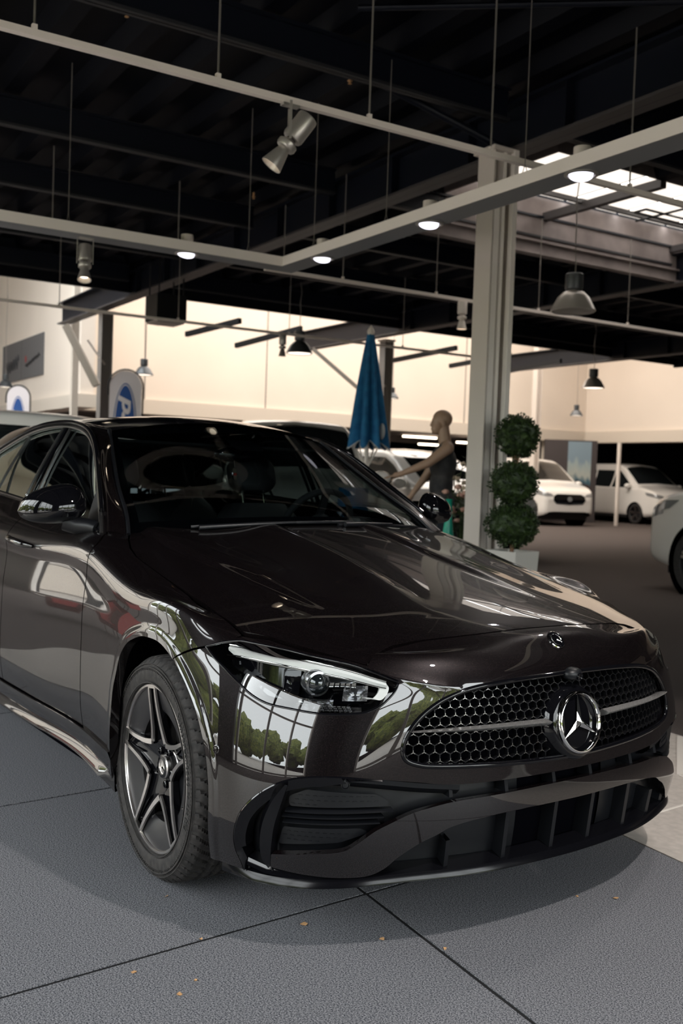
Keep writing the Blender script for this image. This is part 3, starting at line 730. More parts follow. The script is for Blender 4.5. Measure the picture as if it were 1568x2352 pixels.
def make_wheel(first=None):
    """wheel with the outside facing +y, hub at the origin"""
    # tyre: 360 radial steps, tread rows carry sipes and grooves
    prof = [(.249, -.090), (.2505, -.100), (.262, -.111), (.290, -.113), (.312, -.106), (.322, -.097), (.328, -.088)]
    nrow = 22
    for k in range(nrow+1): prof.append((RT-.0035*abs(2*k/nrow-1)**3, -.082+.164*k/nrow))
    prof += [(.328, .088), (.322, .097), (.312, .106), (.290, .113), (.264, .1115), (.2535, .106), (.2490, .098), (.2485, .085)]
    n = 420; V = []; NP = len(prof)
    for j in range(n):
        a = 2*PI*j/n
        for i, (r, y) in enumerate(prof):
            rr = r
            if 4 <= i < NP-4:
                ya = abs(y); ph = (j+int(12*ya/.09)) % 7
                if ya > .034 and ph == 0: rr -= .011 if r > .325 else .005
                if ya > .034 and ph == 3 and .05 < ya < .088: rr -= .0022
                if .029 < ya < .040: rr -= .007
                if ya < .007: rr -= .007
                if ya <= .029 and (j+int(y*180)) % 9 == 0: rr -= .006
            V.append((rr*math.cos(a), y, rr*math.sin(a)))
    F = []
    for j in range(n):
        for i in range(NP-1): F.append((j*NP+i, j*NP+i+1, ((j+1) % n)*NP+i+1, ((j+1) % n)*NP+i))
    wheel = link('wheel', V, F, MT['rubber'], car, 28)
    # raised rings and lettering on the sidewall
    m = MB()
    for r, w_ in ((.254, .0016), (.300, .002), (.310, .0012)): m.lathe([(r-w_, .1115), (r-w_, .1142-(.0015 if r > .3 else 0)), (r+w_, .1142-(.0015 if r > .3 else 0)), (r+w_, .1105)], 120, (0, 0, 0), (0, 1, 0))
    for k in range(170):
        a = 2*PI*k/170
        for q, r in enumerate((.2925, .2985)):
            aa = a+q*PI/170; m.obox((r*math.cos(aa), .1128, r*math.sin(aa)), (math.cos(aa), 0, math.sin(aa)), (0, 1, 0), (-math.sin(aa), 0, math.cos(aa)), .0020, .0012, .0028)
    m.build('sidewall_ribs', MT['rubber'], wheel, 30)
    def arc_text(txt, r, a0, size, da):
        mm = MB()
        for k, ch in enumerate(txt):
            if ch == ' ': continue
            V, F = text_mesh(ch, size, .0008, bold=.0006); a = a0-da*k
            # viewed from outside (+y towards viewer, x to the left): letters read clockwise
            T = []
            for v in V:
                rad = r+v.y; ang = a-v.x/r
                T.append((-rad*math.cos(ang), .1135+v.z, rad*math.sin(ang)))
            mm.add(T, [f[::-1] for f in F])
        return mm
    arc_text('WinterContact', .276, math.radians(44), .027, math.radians(3.15)).build('tyre_lettering', MT['rubber_text'], wheel, None)
    arc_text('TS 870', .276, math.radians(1), .014, math.radians(2.4)).build('tyre_lettering', MT['rubber_text'], wheel, None)
    arc_text('MO', .276, math.radians(-16), .024, math.radians(4)).build('tyre_lettering', MT['rubber_text'], wheel, None)
    # rim barrel and lip
    m = MB(); m.lathe([(.2475, .098), (.2475, .088), (.236, .078), (.228, .05), (.222, .0), (.218, -.06), (.235, -.09), (.247, -.1)], 96, (0, 0, 0), (0, 1, 0))
    rim = m.build('rim', MT['rimdark'], wheel, 40)
    m = MB(); m.lathe([(.2488, .0945), (.2490, .1020), (.2470, .1045), (.2410, .1045), (.2388, .1020), (.2385, .0940)], 160, (0, 0, 0), (0, 1, 0)); m.build('polished_rim_ring', MT['alu'], rim, 40)
    YF = .0985
    spA = math.radians(90-7.6)
    # dark aero plates between the spokes
    m = MB(); md = MB(); mb = MB()
    for k in range(5):
        a0 = spA+2*PI*k/5
        # plate sector in the gap after spoke k
        V = []; na = 26; 
        for i in range(na+1):
            t = i/na; ang = a0+math.radians(4.6)+(2*PI/5-math.radians(9.2))*t
            rin = .168+.016*math.cos(2*PI*t)*0-.006*math.sin(PI*t)
            if t < .10 or t > .90: rin -= .045*(1-min(t, 1-t)/.10)
            for r, yy in ((.2405, YF-.003), (.225, YF-.005), (rin+.012, YF-.016), (rin, YF-.024), (rin+.006, YF-.05), (rin+.03, YF-.06)):
                V.append((r*math.cos(ang), yy, r*math.sin(ang)))
        m.add(V, gridfaces(na+1, 6))
        # spoke: dark body plus two machined edges
        for sgn in (-1, 1):
            path = [(.2395, .0225), (.215, .0235), (.18, .0255), (.145, .030), (.115, .0360), (.092, .0430), (.074, .0500)]
            pp = smooth_path([(r, sgn*t) for r, t in path], 4)
            pts = []
            for r, t in pp:
                x, z = rot2((r, t), a0); pts.append((x, z, YF+dish(math.hypot(r, t))))
            ribbon(pts, .0095, .0165, -.0035, .0030, mb); ribbon(pts, .0085, .0150, -.022, -.003, md)
        # end cap of the spoke
        pts = [rot2((.2395, t), a0) for t in (-.026, 0, .026)]; ribbon([(p[0], p[1], YF+dish(.2395)) for p in pts], .0075, .0075, -.004, .0028, mb)
        # dark groove floor
        V = []; pp = smooth_path([(.238, .0225), (.18, .0255), (.115, .036), (.074, .046), (.040, .046)], 5)
        for r, t in pp:
            for s in (-1, -.3, .3, 1):
                x, z = rot2((r, s*t), a0); V.append((x, YF+dish(r)-.010-(.006 if abs(s) < .5 else 0), z))
        md.add(V, gridfaces(len(pp), 4))
        V2 = [];
        for r, t in pp:
            for yy in (-.01, -.06): 
                for s in (-1, 1):
                    x, z = rot2((r, s*t), a0); V2.append((x, YF+dish(r)+yy, z))
        n_ = len(pp)
        md.add(V2, [(i*4, i*4+2, i*4+6, i*4+4) for i in range(n_-1)]+[(i*4+1, i*4+5, i*4+7, i*4+3) for i in range(n_-1)])
    m.build('aero_plates', MT['rimdark'], rim, 35)
    md.build('spokes', MT['gblack'], rim, 30); mb.build('machined_spoke_edges', MT['alu'], rim, 30)
    # hub, bolts, cap
    m = MB(); m.lathe([(.078, YF-.075), (.078, YF-.042), (.060, YF-.040), (.0, YF-.040)], 40, (0, 0, 0), (0, 1, 0)); m.build('hub', MT['rimdark'], rim, 40)
    for k in range(5):
        a = spA+PI/5+2*PI*k/5; c = (.053*math.cos(a), YF-.045, .053*math.sin(a))
        MB().lathe([(.011, 0), (.011, .016), (.0085, .018), (.006, .010), (0, .010)], 12, c, (0, 1, 0)).build('wheel_bolt', MT['gblack'], rim, 30)
    cap = MB().lathe([(.036, YF-.05), (.036, YF-.026), (.033, YF-.022), (.0225, YF-.020), (.0215, YF-.023), (0, YF-.023)], 48, (0, 0, 0), (0, 1, 0)).build('centre_cap', MT['alu'], rim, 30)
    m = MB(); m.lathe([(.0325, YF-.0225), (.0325, YF-.0205), (.024, YF-.0190), (.024, YF-.0215)], 48, (0, 0, 0), (0, 1, 0)); m.build('cap_dark_ring', MT['gblack'], cap, 30)
    m = MB(); star3(m, .0215, (0, YF-.0225, 0), (1, 0, 0), (0, 0, 1), (0, 1, 0), .0035); m.build('cap_star', MT['chrome'], cap, 20)
    # brake
    MB().lathe([(.165, .02), (.165, .045), (.09, .047), (.088, .020)], 64, (0, 0, 0), (0, 1, 0)).build('brake_disc', MT['steel'], wheel, 40)
    MB().lathe([(.222, -.08), (.0, -.08)], 48, (0, 0, 0), (0, 1, 0)).build('brake_shield', MT['dark'], wheel, 40)
    m = MB(); V = []
    for a in np.linspace(math.radians(-35), math.radians(35), 9):
        for r, y in ((.10, .03), (.10, .062), (.175, .062), (.175, .03)): V.append((-r*math.cos(a), y, r*math.sin(a)))
    m.add(V, gridfaces(9, 4)); m.build('brake_caliper', MT['mblack'], wheel, 30)
    # valve
    MB().tube([(.222*math.cos(-.32)*-1, YF-.03, .222*math.sin(-.32)), (.205*math.cos(-.32)*-1, YF-.004, .205*math.sin(-.32))], .004, 8).build('valve', MT['steel'], wheel, 60)
    return wheel
def star3(m, R, c, ux, uz, un, h, rr=.10):
    """three pointed star: ridged arms from the centre"""
    c = Vector(c); ux = Vector(ux).normalized(); uz = Vector(uz).normalized(); un = Vector(un).normalized()
    for k in range(3):
        a = PI/2+2*PI*k/3; d = ux*math.cos(a)+uz*math.sin(a); s = ux*-math.sin(a)+uz*math.cos(a)
        tip = c+d*R; b1 = c+(ux*math.cos(a+PI/3)+uz*math.sin(a+PI/3))*R*rr*1.25; b2 = c+(ux*math.cos(a-PI/3)+uz*math.sin(a-PI/3))*R*rr*1.25
        m.add([tip+un*h*.2, b1, c+un*h, b2, tip-un*.001, b1-un*.001, b2-un*.001], [(0, 1, 2), (0, 2, 3), (0, 4, 5, 1), (3, 6, 4, 0)])
def copytree(o, parent):
    c = o.copy(); C.objects.link(c); c.parent = parent
    for ch in list(o.children): copytree(ch, c)
    return c
wheel0 = make_wheel()
YW = .868-.1005
def setw(o, x, side, steer=0):
    # local +y (outside) must face the side; wheel spins so that the top spoke leans as in the photo
    rot = Matrix.Rotation(PI if side < 0 else 0, 4, 'Z')
    o.matrix_local = Matrix.Translation((x, side*(.868-.098), .3345)) @ Matrix.Rotation(math.radians(steer), 4, 'Z') @ rot
for (x, side, st) in ((-2.865, -1, 0), (0, 1, -3.5), (-2.865, 1, 0)):
    setw(copytree(wheel0, car), x, side, st)
setw(wheel0, 0, -1, -3.5)
# ---------------------------------------------------------------- front face
def uvtube(uv, off, r, n=8, closed=False, side=-1, m=None):
    uv = np.array(uv); pts = SP(uv[:, 0], uv[:, 1], off, side); m = m or MB(); m.tube(pts, r, n, closed); return m
def symuv(half):   # half outline from u=0 to right side, mirrored: u<0 first
    h = [tuple(p) for p in half]; return [(-u, v) for u, v in h[::-1] if u > 1e-6]+h
def skin(polyf, u0, u1, v0, v1, nu, nv, off, full=False):
    us = np.linspace(u0, u1, nu); vs = np.linspace(v0, v1, nv); U, W_ = np.meshgrid(us, vs, indexing='ij')
    P = SP(U.ravel(), W_.ravel(), off); return clip(P, gridfaces(nu, nv), [polyf(np.abs(U.ravel()), W_.ravel())])
# grille: frame, backing, honeycomb with bright nodes
loopR = [tuple(p) for p in GR]; loop = [(-u, v) for u, v in loopR[::-1]][:-1]+loopR+[(-u, v) for u, v in loopR[::-1]][0:0]
full_loop = loopR+[(-u, v) for u, v in loopR[::-1]][1:-1]
grille = uvtube(full_loop, -.002, .0075, 8, True).build('grille', MT['gblack'], car, 60)
m = MB(); uv = np.array(full_loop); a = SP(uv[:, 0], uv[:, 1], -.004); b = SP(uv[:, 0], uv[:, 1], -.055); n_ = len(uv)
m.add(np.vstack([a, b]), [(i, (i+1) % n_, n_+(i+1) % n_, n_+i) for i in range(n_)]); m.build('grille_shroud', MT['gblack'], grille, 40)
V, F1 = skin(lambda u, v: sdf(grille_poly, u, v)-.01, -.6, .6, .28, .54, 90, 30, -.055, True); link('grille_backing', V, F1, MT['dark'], grille, 180)
hx = .0302; hr = .0157; mm = MB(); ms = MB()
nodes = set(); edges = set()
for j in range(-2, 15):
    for i in range(-22, 23):
        cx = (i+(.5 if j % 2 else 0))*hx; cy = .30+j*hr*1.5
        c6 = [(round(cx+hx/math.sqrt(3)*math.sin(PI/3*k), 5), round(cy+hr*math.cos(PI/3*k), 5)) for k in range(6)]
        for k in range(6):
            e = tuple(sorted((c6[k], c6[(k+1) % 6]))); edges.add(e)
EE = sorted(edges); ea = np.array([e[0] for e in EE]); eb = np.array([e[1] for e in EE]); mid = (ea+eb)/2
ok = (sdf(grille_poly, np.abs(ea[:, 0]), ea[:, 1]) < .004) & (sdf(grille_poly, np.abs(eb[:, 0]), eb[:, 1]) < .004)
def starcut(p): 
    q = SP(p[:, 0], p[:, 1]); return (q[:, 1]**2+(q[:, 2]-.557)**2) > .100**2
ok &= starcut(mid)
A1 = SP(ea[ok][:, 0], ea[ok][:, 1], -.020); B1 = SP(eb[ok][:, 0], eb[ok][:, 1], -.020); Nn = SPN(np.abs(mid[ok][:, 0]), mid[ok][:, 1])[1]; Nn[:, 1] *= np.sign(mid[ok][:, 0]+1e-9)
seen = {}
def k5(p): return (round(p[0], 4), round(p[1], 4))
for p, q, nn, a, b in zip(A1, B1, Nn, ea[ok], eb[ok]):
    d = (q-p); L = np.linalg.norm(d)
    if L < 1e-4: continue
    mm.obox((p+q)/2-nn*.006, d/L, np.cross(nn, d/L), nn, L/2+.0006, .0013, .008)
    for s, e, key in ((p, q, k5(a)), (q, p, k5(b))): seen.setdefault(key, []).append((s, (e-s)/L, nn))
mm.build('grille_mesh', MT['meshblack'], grille, None)
rows_ = sorted({k[1] for k in seen})
for key, arms in seen.items():
    if len(arms) < 3: continue
    up = sum(1 for s, d, n in arms if d[2] > .9) > 0   # bright studs sit on nodes whose arm points up
    if not up: continue
    for s, d, n in arms:
        ms.obox(s+d*.0028+n*.0026, d, np.cross(n, d), n, .0034, .0010, .0010)
ms.build('grille_studs', MT['studs'], grille, None)
# the star
SC = Vector((.862, 0, .564)); sn = Vector((.985, 0, .17)).normalized(); su = Vector((0, 1, 0)); sv = sn.cross(su).normalized()
if sv.z < 0: sv = -sv
# seen from the front the car's left (+y) is on the right
emb = MB().lathe([(.118, -.055), (.108, -.030), (.098, -.010), (.089, -.006), (0, -.006)], 72, SC, sn).build('star_emblem', MT['gblack'], grille, 50)
m = MB(); m.lathe([(.0745, -.005), (.0760, .004), (.0795, .0085), (.0835, .0075), (.0865, .002), (.0865, -.008)], 96, SC, sn); m.build('emblem_ring', MT['chrome'], emb, 50)
m = MB()
for k in range(3):
    a = PI/2+2*PI*k/3; d = su*math.cos(a)+sv*math.sin(a); w1 = su*math.cos(a+PI/3)+sv*math.sin(a+PI/3); w2 = su*math.cos(a-PI/3)+sv*math.sin(a-PI/3)
    c = SC+sn*.0005; tip = c+d*.0785; b1 = c+w1*.0125; b2 = c+w2*.0125; m1 = c+d*.03+d.cross(sn)*.0068; m2 = c+d*.03-d.cross(sn)*.0068; top = c+sn*.0085; mt_ = c+d*.03+sn*.0062
    if (b1-m1).length > (b1-m2).length: m1, m2 = m2, m1
    m.add([tip+sn*.001, m1, b1, top, b2, m2, mt_], [(0, 1, 6), (1, 2, 3, 6), (0, 6, 5), (6, 3, 4, 5)])
m.build('emblem_star', MT['chrome'], emb, None)
# bright wings either side
for sg in (-1, 1):
    V = []; n_ = 24
    for i in range(n_+1):
        t = i/n_; u = .118+(.540-.118)*t; v = .392+.012*t-.010*t*t
        h = .0092*(1-t)**.55+.0018; dd = .013*(1-t)**.4+.004
        base = SP([sg*u]*5, [v-h, v-h*.25, v+h*.35, v+h, v], [-.010, dd*.7+.004, dd+.006, -.004, -.022])
        V += base.tolist()
    F = []
    for i in range(n_):
        for j in range(5): F.append((i*5+j, i*5+(j+1) % 5, (i+1)*5+(j+1) % 5, (i+1)*5+j))
    F += [tuple(range(5)), tuple(n_*5+j for j in range(5))]
    link('chrome_wing', V, F, MT['wing'], grille, 30)
# camera above the star
q = SP([0], [.520], .004)[0]
cm = MB().ball((q[0]-.006, 0, q[2]+.001), 1, 18, 12, (.026, .034, .019)).build('front_camera', MT['mblack'], grille, 60)
MB().lathe([(.011, 0), (.011, .005), (.0085, .006), (.006, .003), (0, .004)], 20, (q[0]+.017, .004, q[2]-.003), (.97, .1, -.2)).build('camera_lens', MT['gblack'], cm, 30)
# bonnet badge
from math import sin, cos
def hn(x, y):
    e = .004; f = lambda a, b: float(hoodz(np.array(a), np.array(b))); return Vector((-(f(x+e, y)-f(x-e, y))/(2*e), -(f(x, y+e)-f(x, y-e))/(2*e), 1)).normalized()
q, qn = SPN([.0], [.640]); q = Vector(q[0]); q.y = 0; qn = Vector(qn[0]); qn.y = 0; qn.normalize(); bu = Vector((0, 1, 0)); bv = qn.cross(bu); bv = bv if bv.z > 0 else -bv
bd = MB().lathe([(.0285, -.002), (.0285, .0025), (.0265, .0042), (.0255, .0030), (0, .0030)], 48, q, qn).build('bonnet_badge', MT['chrome'], car, 30)
MB().lathe([(.0258, .0024), (.0258, .0036), (.0185, .0040), (.0180, .0034), (0, .0034)], 48, q, qn).build('badge_dark_field', MT['gblack'], bd, 30)
m = MB(); m.lathe([(.0170, .0034), (.0178, .0052), (.0190, .0052), (.0195, .0034)], 48, q, qn); star3(m, .0175, q+qn*.0036, bu, bv, qn, .0022, .13)
for k in range(26):
    a = 2*PI*k/26
    if True:
        c = q+(bu*cos(a)+bv*sin(a))*.0222+qn*.004; m.obox(c, (bu*cos(a)+bv*sin(a)), qn, bu*-sin(a)+bv*cos(a), .0018, .0005, .0007)
m.build('badge_star', MT['chrome'], bd, 20)
# ---- headlights
def lampside(side):
    hl = np.array(HL); n_ = len(hl); cen = hl.mean(0)
    rim_ = MB(); rim_.tube(SP(hl[:, 0], hl[:, 1], -.003, side), .0042, 8, True)
    lamp = rim_.build('headlight', MT['gblack'], car, 60)
    us = np.linspace(.55, 1.20, 80); vs = np.linspace(.42, .63, 34); U, W_ = np.meshgrid(us, vs, indexing='ij')
    P = SP(U.ravel(), W_.ravel(), -.0015, side); V, F1 = clip(P, gridfaces(80, 34), [sdf(HL, U.ravel(), W_.ravel())-.001])
    link('headlight_lens', V, F1 if side < 0 else [f[::-1] for f in F1], MT['lens'], lamp, 180)
    # bowl: walls and floor
    m = MB(); ins = cen+(hl-cen)*.90; a = SP(hl[:, 0], hl[:, 1], -.006, side); b = SP(ins[:, 0], ins[:, 1], -.085, side)
    m.add(np.vstack([a, b]), [(i, (i+1) % n_, n_+(i+1) % n_, n_+i) for i in range(n_)])
    P = SP(U.ravel(), W_.ravel(), -.085, side); V, F1 = clip(P, gridfaces(80, 34), [sdf(ins, U.ravel(), W_.ravel())]); m.add(V, F1)
    m.build('headlight_bowl', MT['gblack'], lamp, 40)
    def on(u, v, off): return SP(np.atleast_1d(u), np.atleast_1d(v), off, side)
    # light guide along the upper edge
    top = smooth_path([(1.115,.583),(1.05,.594),(.907,.597),(.78,.578),(.70,.560),(.635,.540),(.605,.531)], 5)
    V = []
    for i, (u, v) in enumerate(top):
        t = i/(len(top)-1); h = .0115*(1-.45*t) if i > 1 else .005+.003*i
        V += np.vstack([on(u, v+.002, -.012), on(u, v-h, -.010), on(u, v-2*h, -.016), on(u, v-2*h, -.03)]).tolist()
    link('light_guide', V, gridfaces(len(top), 4), MT['drl'], lamp, 40)
    pts = on(top[:, 0], top[:, 1]+.006, -.010); MB().tube(pts, .0030, 6).build('chrome_edge', MT['chrome'], lamp, 60)
    lowp = np.array([(u, v-2.3*(.0115*(1-.45*i/(len(top)-1)))) for i, (u, v) in enumerate(top)])
    MB().tube(on(lowp[:, 0], lowp[:, 1], -.016), .0020, 6).build('chrome_edge', MT['chrome'], lamp, 60)
    # hook at the inner corner
    hk = smooth_path([(.605,.534),(.596,.518),(.602,.496),(.618,.480),(.640,.486)], 5); V = []
    for i, (u, v) in enumerate(hk):
        w_ = .009*(1 if i < len(hk)-5 else 1.2); V += np.vstack([on(u+.002, v, -.014), on(u+.018+w_, v+.004, -.018), on(u+.020+w_, v+.004, -.034)]).tolist()
    link('light_guide_hook', V, gridfaces(len(hk), 3), MT['drl'], lamp, 40)
    # projector and reflectors
    c, nn = SPN([.76], [.510]); c = Vector(c[0]); nn = Vector(nn[0]); ax = (Vector((.96, -.22, -.02))).normalized()
    if side > 0: c.y *= -1; ax.y *= -1; 
    o = c-Vector((.058, 0, 0)); o.y += -side*.0
    pj = MB().lathe([(.034, -.03), (.036, .0), (.033, .010), (.027, .012)], 28, o, ax).build('projector_housing', MT['reflector'], lamp, 40)
    MB().lathe([(.028, .008), (.024, .018), (.015, .026), (.006, .029), (0, .030)], 24, o, ax).build('projector_lens', MT['dglass'], pj, 60)
    for k, (u, v, su_, sv_) in enumerate(((.855, .515, .045, .030), (.690, .505, .035, .026), (.745, .548, .07, .010), (.80, .470, .05, .012))):
        m = MB(); V = []
        for i in range(9):
            for j in range(7):
                a = -1+2*i/8; b = -1+2*j/6
                V.append(on(u+a*su_, v+b*sv_, -.034-.030*(1-a*a)*(1-b*b))[0])
        link('reflector', V, gridfaces(9, 7), MT['reflector'] if k != 0 else MT['gblack'], lamp, 60)
    m = MB()
    for k in range(7):
        u = .69+.016*k; V = on([u, u+.012, u+.012, u], [.512+.002*k, .510+.002*k, .536, .538], [-.022, -.022, -.03, -.03]); m.add(V, [(0, 1, 2, 3)])
    m.build('lens_facets', MT['chrome'], lamp, None)
    # louvred plate along the lower edge
    m = MB()
    for i in range(12):
        for j in range(3):
            u = .695+.0125*i+.003*j; v = .4465+.0052*j; V = on([u, u+.0095, u+.0095, u], [v, v, v+.0035, v+.0035], [-.008, -.008, -.012, -.012]); m.add(V, [(0, 1, 2, 3)])
    m.build('louvre_plate', MT['reflector'], lamp, None)
    V = []
    for u in np.linspace(.67, .96, 20): V += on([u, u], [.444+.0*u, .470+.05*max(0, u-.85)], [-.012, -.040]).tolist()
    link('inner_bezel', V, gridfaces(20, 2), MT['dchrome'], lamp, 60)
    V = []
    for u in np.linspace(.86, 1.08, 20): V += on([u, u, u], [.462+(u-.86)*.32, .50+(u-.86)*.22, .575-(u-.86)*.0], [-.02, -.05, -.03]).tolist()
    link('outer_reflector', V, gridfaces(20, 3), MT['gblack'], lamp, 60)
for side in (-1, 1): lampside(side)
# ---- intakes
hole_line = [tuple(p) for p in HOLE if p[1] > -.02]
for sg in (-1, 1):
    side = -1 if sg > 0 else 1
    # black ring that follows the outer edge of the opening
    pth = [p for p in hole_line if p[0] > .60]; pth = pth+[(.955,.016),(.905,.004),(.80,-.004),(.70,-.006)]
    uvp = np.array(pth); k = len(uvp)
    V = []
    for i, (u, v) in enumerate(uvp):
        a = uvp[max(i-1, 0)]; b = uvp[min(i+1, k-1)]; t = (b-a)/np.linalg.norm(b-a); nn = np.array([-t[1], t[0]]); nn = nn if nn@(np.array([.75, .13])-uvp[i]) > 0 else -nn
        w_ = .026*min(1, i/10+.1)*(1 if v > .05 else .45)
        q1 = uvp[i]+nn*.004; q2 = uvp[i]+nn*(.004+w_*.5); q3 = uvp[i]+nn*(.004+w_)
        V += np.vstack([SP([u], [v], -.001, side), SP([q1[0]], [q1[1]], .002, side), SP([q2[0]], [q2[1]], -.006, side), SP([q3[0]], [q3[1]], -.012, side), SP([q3[0]], [q3[1]], -.045, side)]).tolist()
    ring = link('side_intake', V, gridfaces(k, 5), MT['gblack'], car, 35)
    # recessed floor of the intake
    us = np.linspace(.18, .99, 70); vs = np.linspace(-.03, .285, 30); U, W_ = np.meshgrid(us, vs, indexing='ij')
    P = SP(U.ravel(), W_.ravel(), -.055, side); V, F1 = clip(P, gridfaces(70, 30), [sdf(hole_poly, U.ravel(), W_.ravel())-.012]); link('intake_floor', V, F1, MT['mblack'], ring, 180)
    # shelf at the top of the opening
    tp = smooth_path([(.86,.262),(.797,.280),(.716,.283),(.634,.276),(.52,.262),(.40,.250)], 5); V = []
    for i, (u, v) in enumerate(tp):
        V += SP([u, u, u, u], [v+.003, v-.010, v-.026, v-.030], [-.006, -.008, -.030, -.055], side).tolist()
    link('intake_brow', V, gridfaces(len(tp), 4), MT['mblack'], ring, 40)
    # upright fin
    fo = smooth_path([(.850,.262),(.887,.226),(.914,.172),(.926,.108),(.918,.055),(.890,.030)], 5); fi = smooth_path([(.843,.258),(.858,.205),(.872,.150),(.879,.100),(.884,.055),(.887,.032)], 5)
    V = []
    for a, b in zip(fo, fi): V += SP([a[0], (a[0]*.6+b[0]*.4), b[0], b[0]+.004], [a[1], a[1]*.6+b[1]*.4, b[1], b[1]], [-.020, .010, .004, -.050], side).tolist()
    link('intake_fin', V, gridfaces(len(fo), 4), MT['gblack'], ring, 35)
    # louvres
    for (ua, va, ub, vb) in ((.855,.180,.575,.188),(.860,.150,.610,.156),(.862,.166,.60,.172)):
        V = []
        for t in np.linspace(0, 1, 14):
            u = ua+(ub-ua)*t; v = va+(vb-va)*t; h = .0065*(1-.5*t**3)
            V += SP([u]*4, [v-h, v, v+h, v+h], [-.040, -.020, -.030, -.055], side).tolist()
        link('intake_louvre', V, gridfaces(14, 4), MT['mblack'], ring, 40)
    # textured inserts with small raised dashes
    m = MB()
    for (poly, rows) in (([(.848,.222),(.801,.243),(.62,.233),(.585,.213),(.595,.200),(.847,.194)], 3), ([(.862,.134),(.661,.140),(.632,.128),(.713,.097),(.876,.078)], 5)):
        pu = np.array(poly); U, W_ = np.meshgrid(np.linspace(.57, .89, 40), np.linspace(.07, .25, 24), indexing='ij')
        P = SP(U.ravel(), W_.ravel(), -.032, side); V, F1 = clip(P, gridfaces(40, 24), [sdf(poly, U.ravel(), W_.ravel())]); m.add(V, F1)
        for r in range(rows):
            for q in range(16):
                u = .59+.019*q+(.009 if r % 2 else 0); v = pu[:, 1].min()+.008+r*.0125
                if float(sdf(poly, np.array([u]), np.array([v]))[0]) < -.006:
                    a, b = SP([u-.005, u+.005], [v, v], -.031, side); nn = SPN([u], [v])[1][0].copy(); nn[1] *= -side
                    d = (b-a); L = np.linalg.norm(d); m.obox((a+b)/2, d/L, np.cross(nn, d/L), nn, L/2, .0009, .0014)
    m.build('textured_insert', MT['mblack'], ring, None)
    # parking sensors
    for (u, v, off, mt) in ((.703,.262,-.020,'mblack'),(1.059,.305,.0,'paint')):
        q = SP([u], [v], off, side)[0]; nn = SPN([u], [v])[1][0].copy(); nn[1] *= -side
        MB().lathe([(.0115, -.01), (.0115, .002), (.0095, .003), (.0090, .0), (.0085, -.001), (.008, .0015), (0, .002)], 24, q, nn).build('parking_sensor', MT[mt], car, 30)
# upper slot and lower intake in the middle
for u in (-.62, -.43, -.26, -.06, .09, .26, .43):
    for (v0, v1) in ((.222, .258),):
        if abs(u) < .45:
            m = MB()
            V = SP([u, u, u, u], [v0, v1, v1, v0], [-.006, -.012, -.05, -.05]); V2 = V+np.array([0, .012, 0]); m.add(np.vstack([V, V2]), [(0, 1, 2, 3), (7, 6, 5, 4), (0, 4, 5, 1)]); m.build('upper_slot_rib', MT['mblack'], car, None)
for u in (-.60, -.43, -.26, -.08, .075, .25, .43):
    m = MB(); V = SP([u, u, u, u], [-.01, .165 if abs(u) < .4 else .10, .165 if abs(u) < .4 else .1, -.01], [-.012, -.012, -.06, -.06]); V2 = V+np.array([0, .014, 0]); m.add(np.vstack([V, V2]), [(0, 1, 2, 3), (7, 6, 5, 4), (0, 4, 5, 1)]); m.build('lower_intake_rib', MT['mblack'], car, None)
us = np.linspace(-.55, .55, 60); vs = np.linspace(-.03, .26, 20); U, W_ = np.meshgrid(us, vs, indexing='ij')
P = SP(U.ravel(), W_.ravel(), -.062); link('lower_intake_backing', P, gridfaces(60, 20), MT['dark'], car, 180)
# splitter
V = []; us = np.concatenate([np.linspace(-1.045, -.9, 12), np.linspace(-.88, .88, 90), np.linspace(.9, 1.045, 12)])
for u in us:
    k = min(1, (1.06-abs(u))/.12); zoff = .012*(1-min(1, abs(u)/.9)**2)
    base = SP([u]*6, [0]*6, [-.05, .0, .008*k, .010*k, .0, -.05])
    e = .0
    for q, dz in zip(base, (.014, .012, .003, -.005, -.012, -.012)): q[2] += dz+.0-.010+zoff
    V += base.tolist()
link('front_splitter', V, gridfaces(len(us), 6), MT['splitter'], car, 35)
# ================================================================ the hall (axes turned four degrees)
def B(m, name, mt, parent=None, smooth=None): return m.build(name, MT[mt], parent, smooth, tf=BF if parent is None else None)
# floors: carpet, dark felted display tiles, pale stone border
m = MB(); m.box(-40, 6.7, -4.9, 40, -.06, -.012); fl = struct(B(m, 'floor', 'carpet'))
# joints of the display tiles, as measured on the floor
def lerp(a, b, t): return (a[0]+(b[0]-a[0])*t, a[1]+(b[1]-a[1])*t)
def xline(k):   # lines running along the car, k = 0 near side .. 2 far side; returns a point at station s (x)
    yy = (-1.50, -.383, .70)[k]
    return lambda x: (x, yy-.128*(x-.42)*(1 if k else .3))
ys = [.418, -.861, -2.185, -3.5]  # lines running across
def cross(x0): return lambda y: x0-.012*(y+.4)
def corner(k, x0, dx=0, dy=0):
    x = x0
    for _ in range(4): y = xline(k)(x)[1]; x = cross(x0)(y)
    return (x+dx, y+dy)
xsr = [3.2, 1.74]+ys
g = .0062
m = MB(); mj = MB()
for i in range(len(xsr)-1):
    for k in range(2):
        a = corner(k, xsr[i], -g, g); b = corner(k+1, xsr[i], -g, -g); c = corner(k+1, xsr[i+1], g, -g); d = corner(k, xsr[i+1], g, g)
        V = [(p[0], p[1], z) for z in (-.011, 0) for p in (a, b, c, d)]
        m.add(V, [(4, 5, 6, 7), (0, 1, 5, 4), (1, 2, 6, 5), (2, 3, 7, 6), (3, 0, 4, 7)])
a = corner(0, 3.2); b = corner(2, 3.2); c = corner(2, -3.5); d = corner(0, -3.5)
mj.add([(p[0], p[1], -.0025) for p in (a, b, c, d)], [(0, 1, 2, 3)])
tiles = m.build('display_floor_tiles', MT['tile'], fl, None); mj.build('tile_joints', MT['joint'], fl, None)
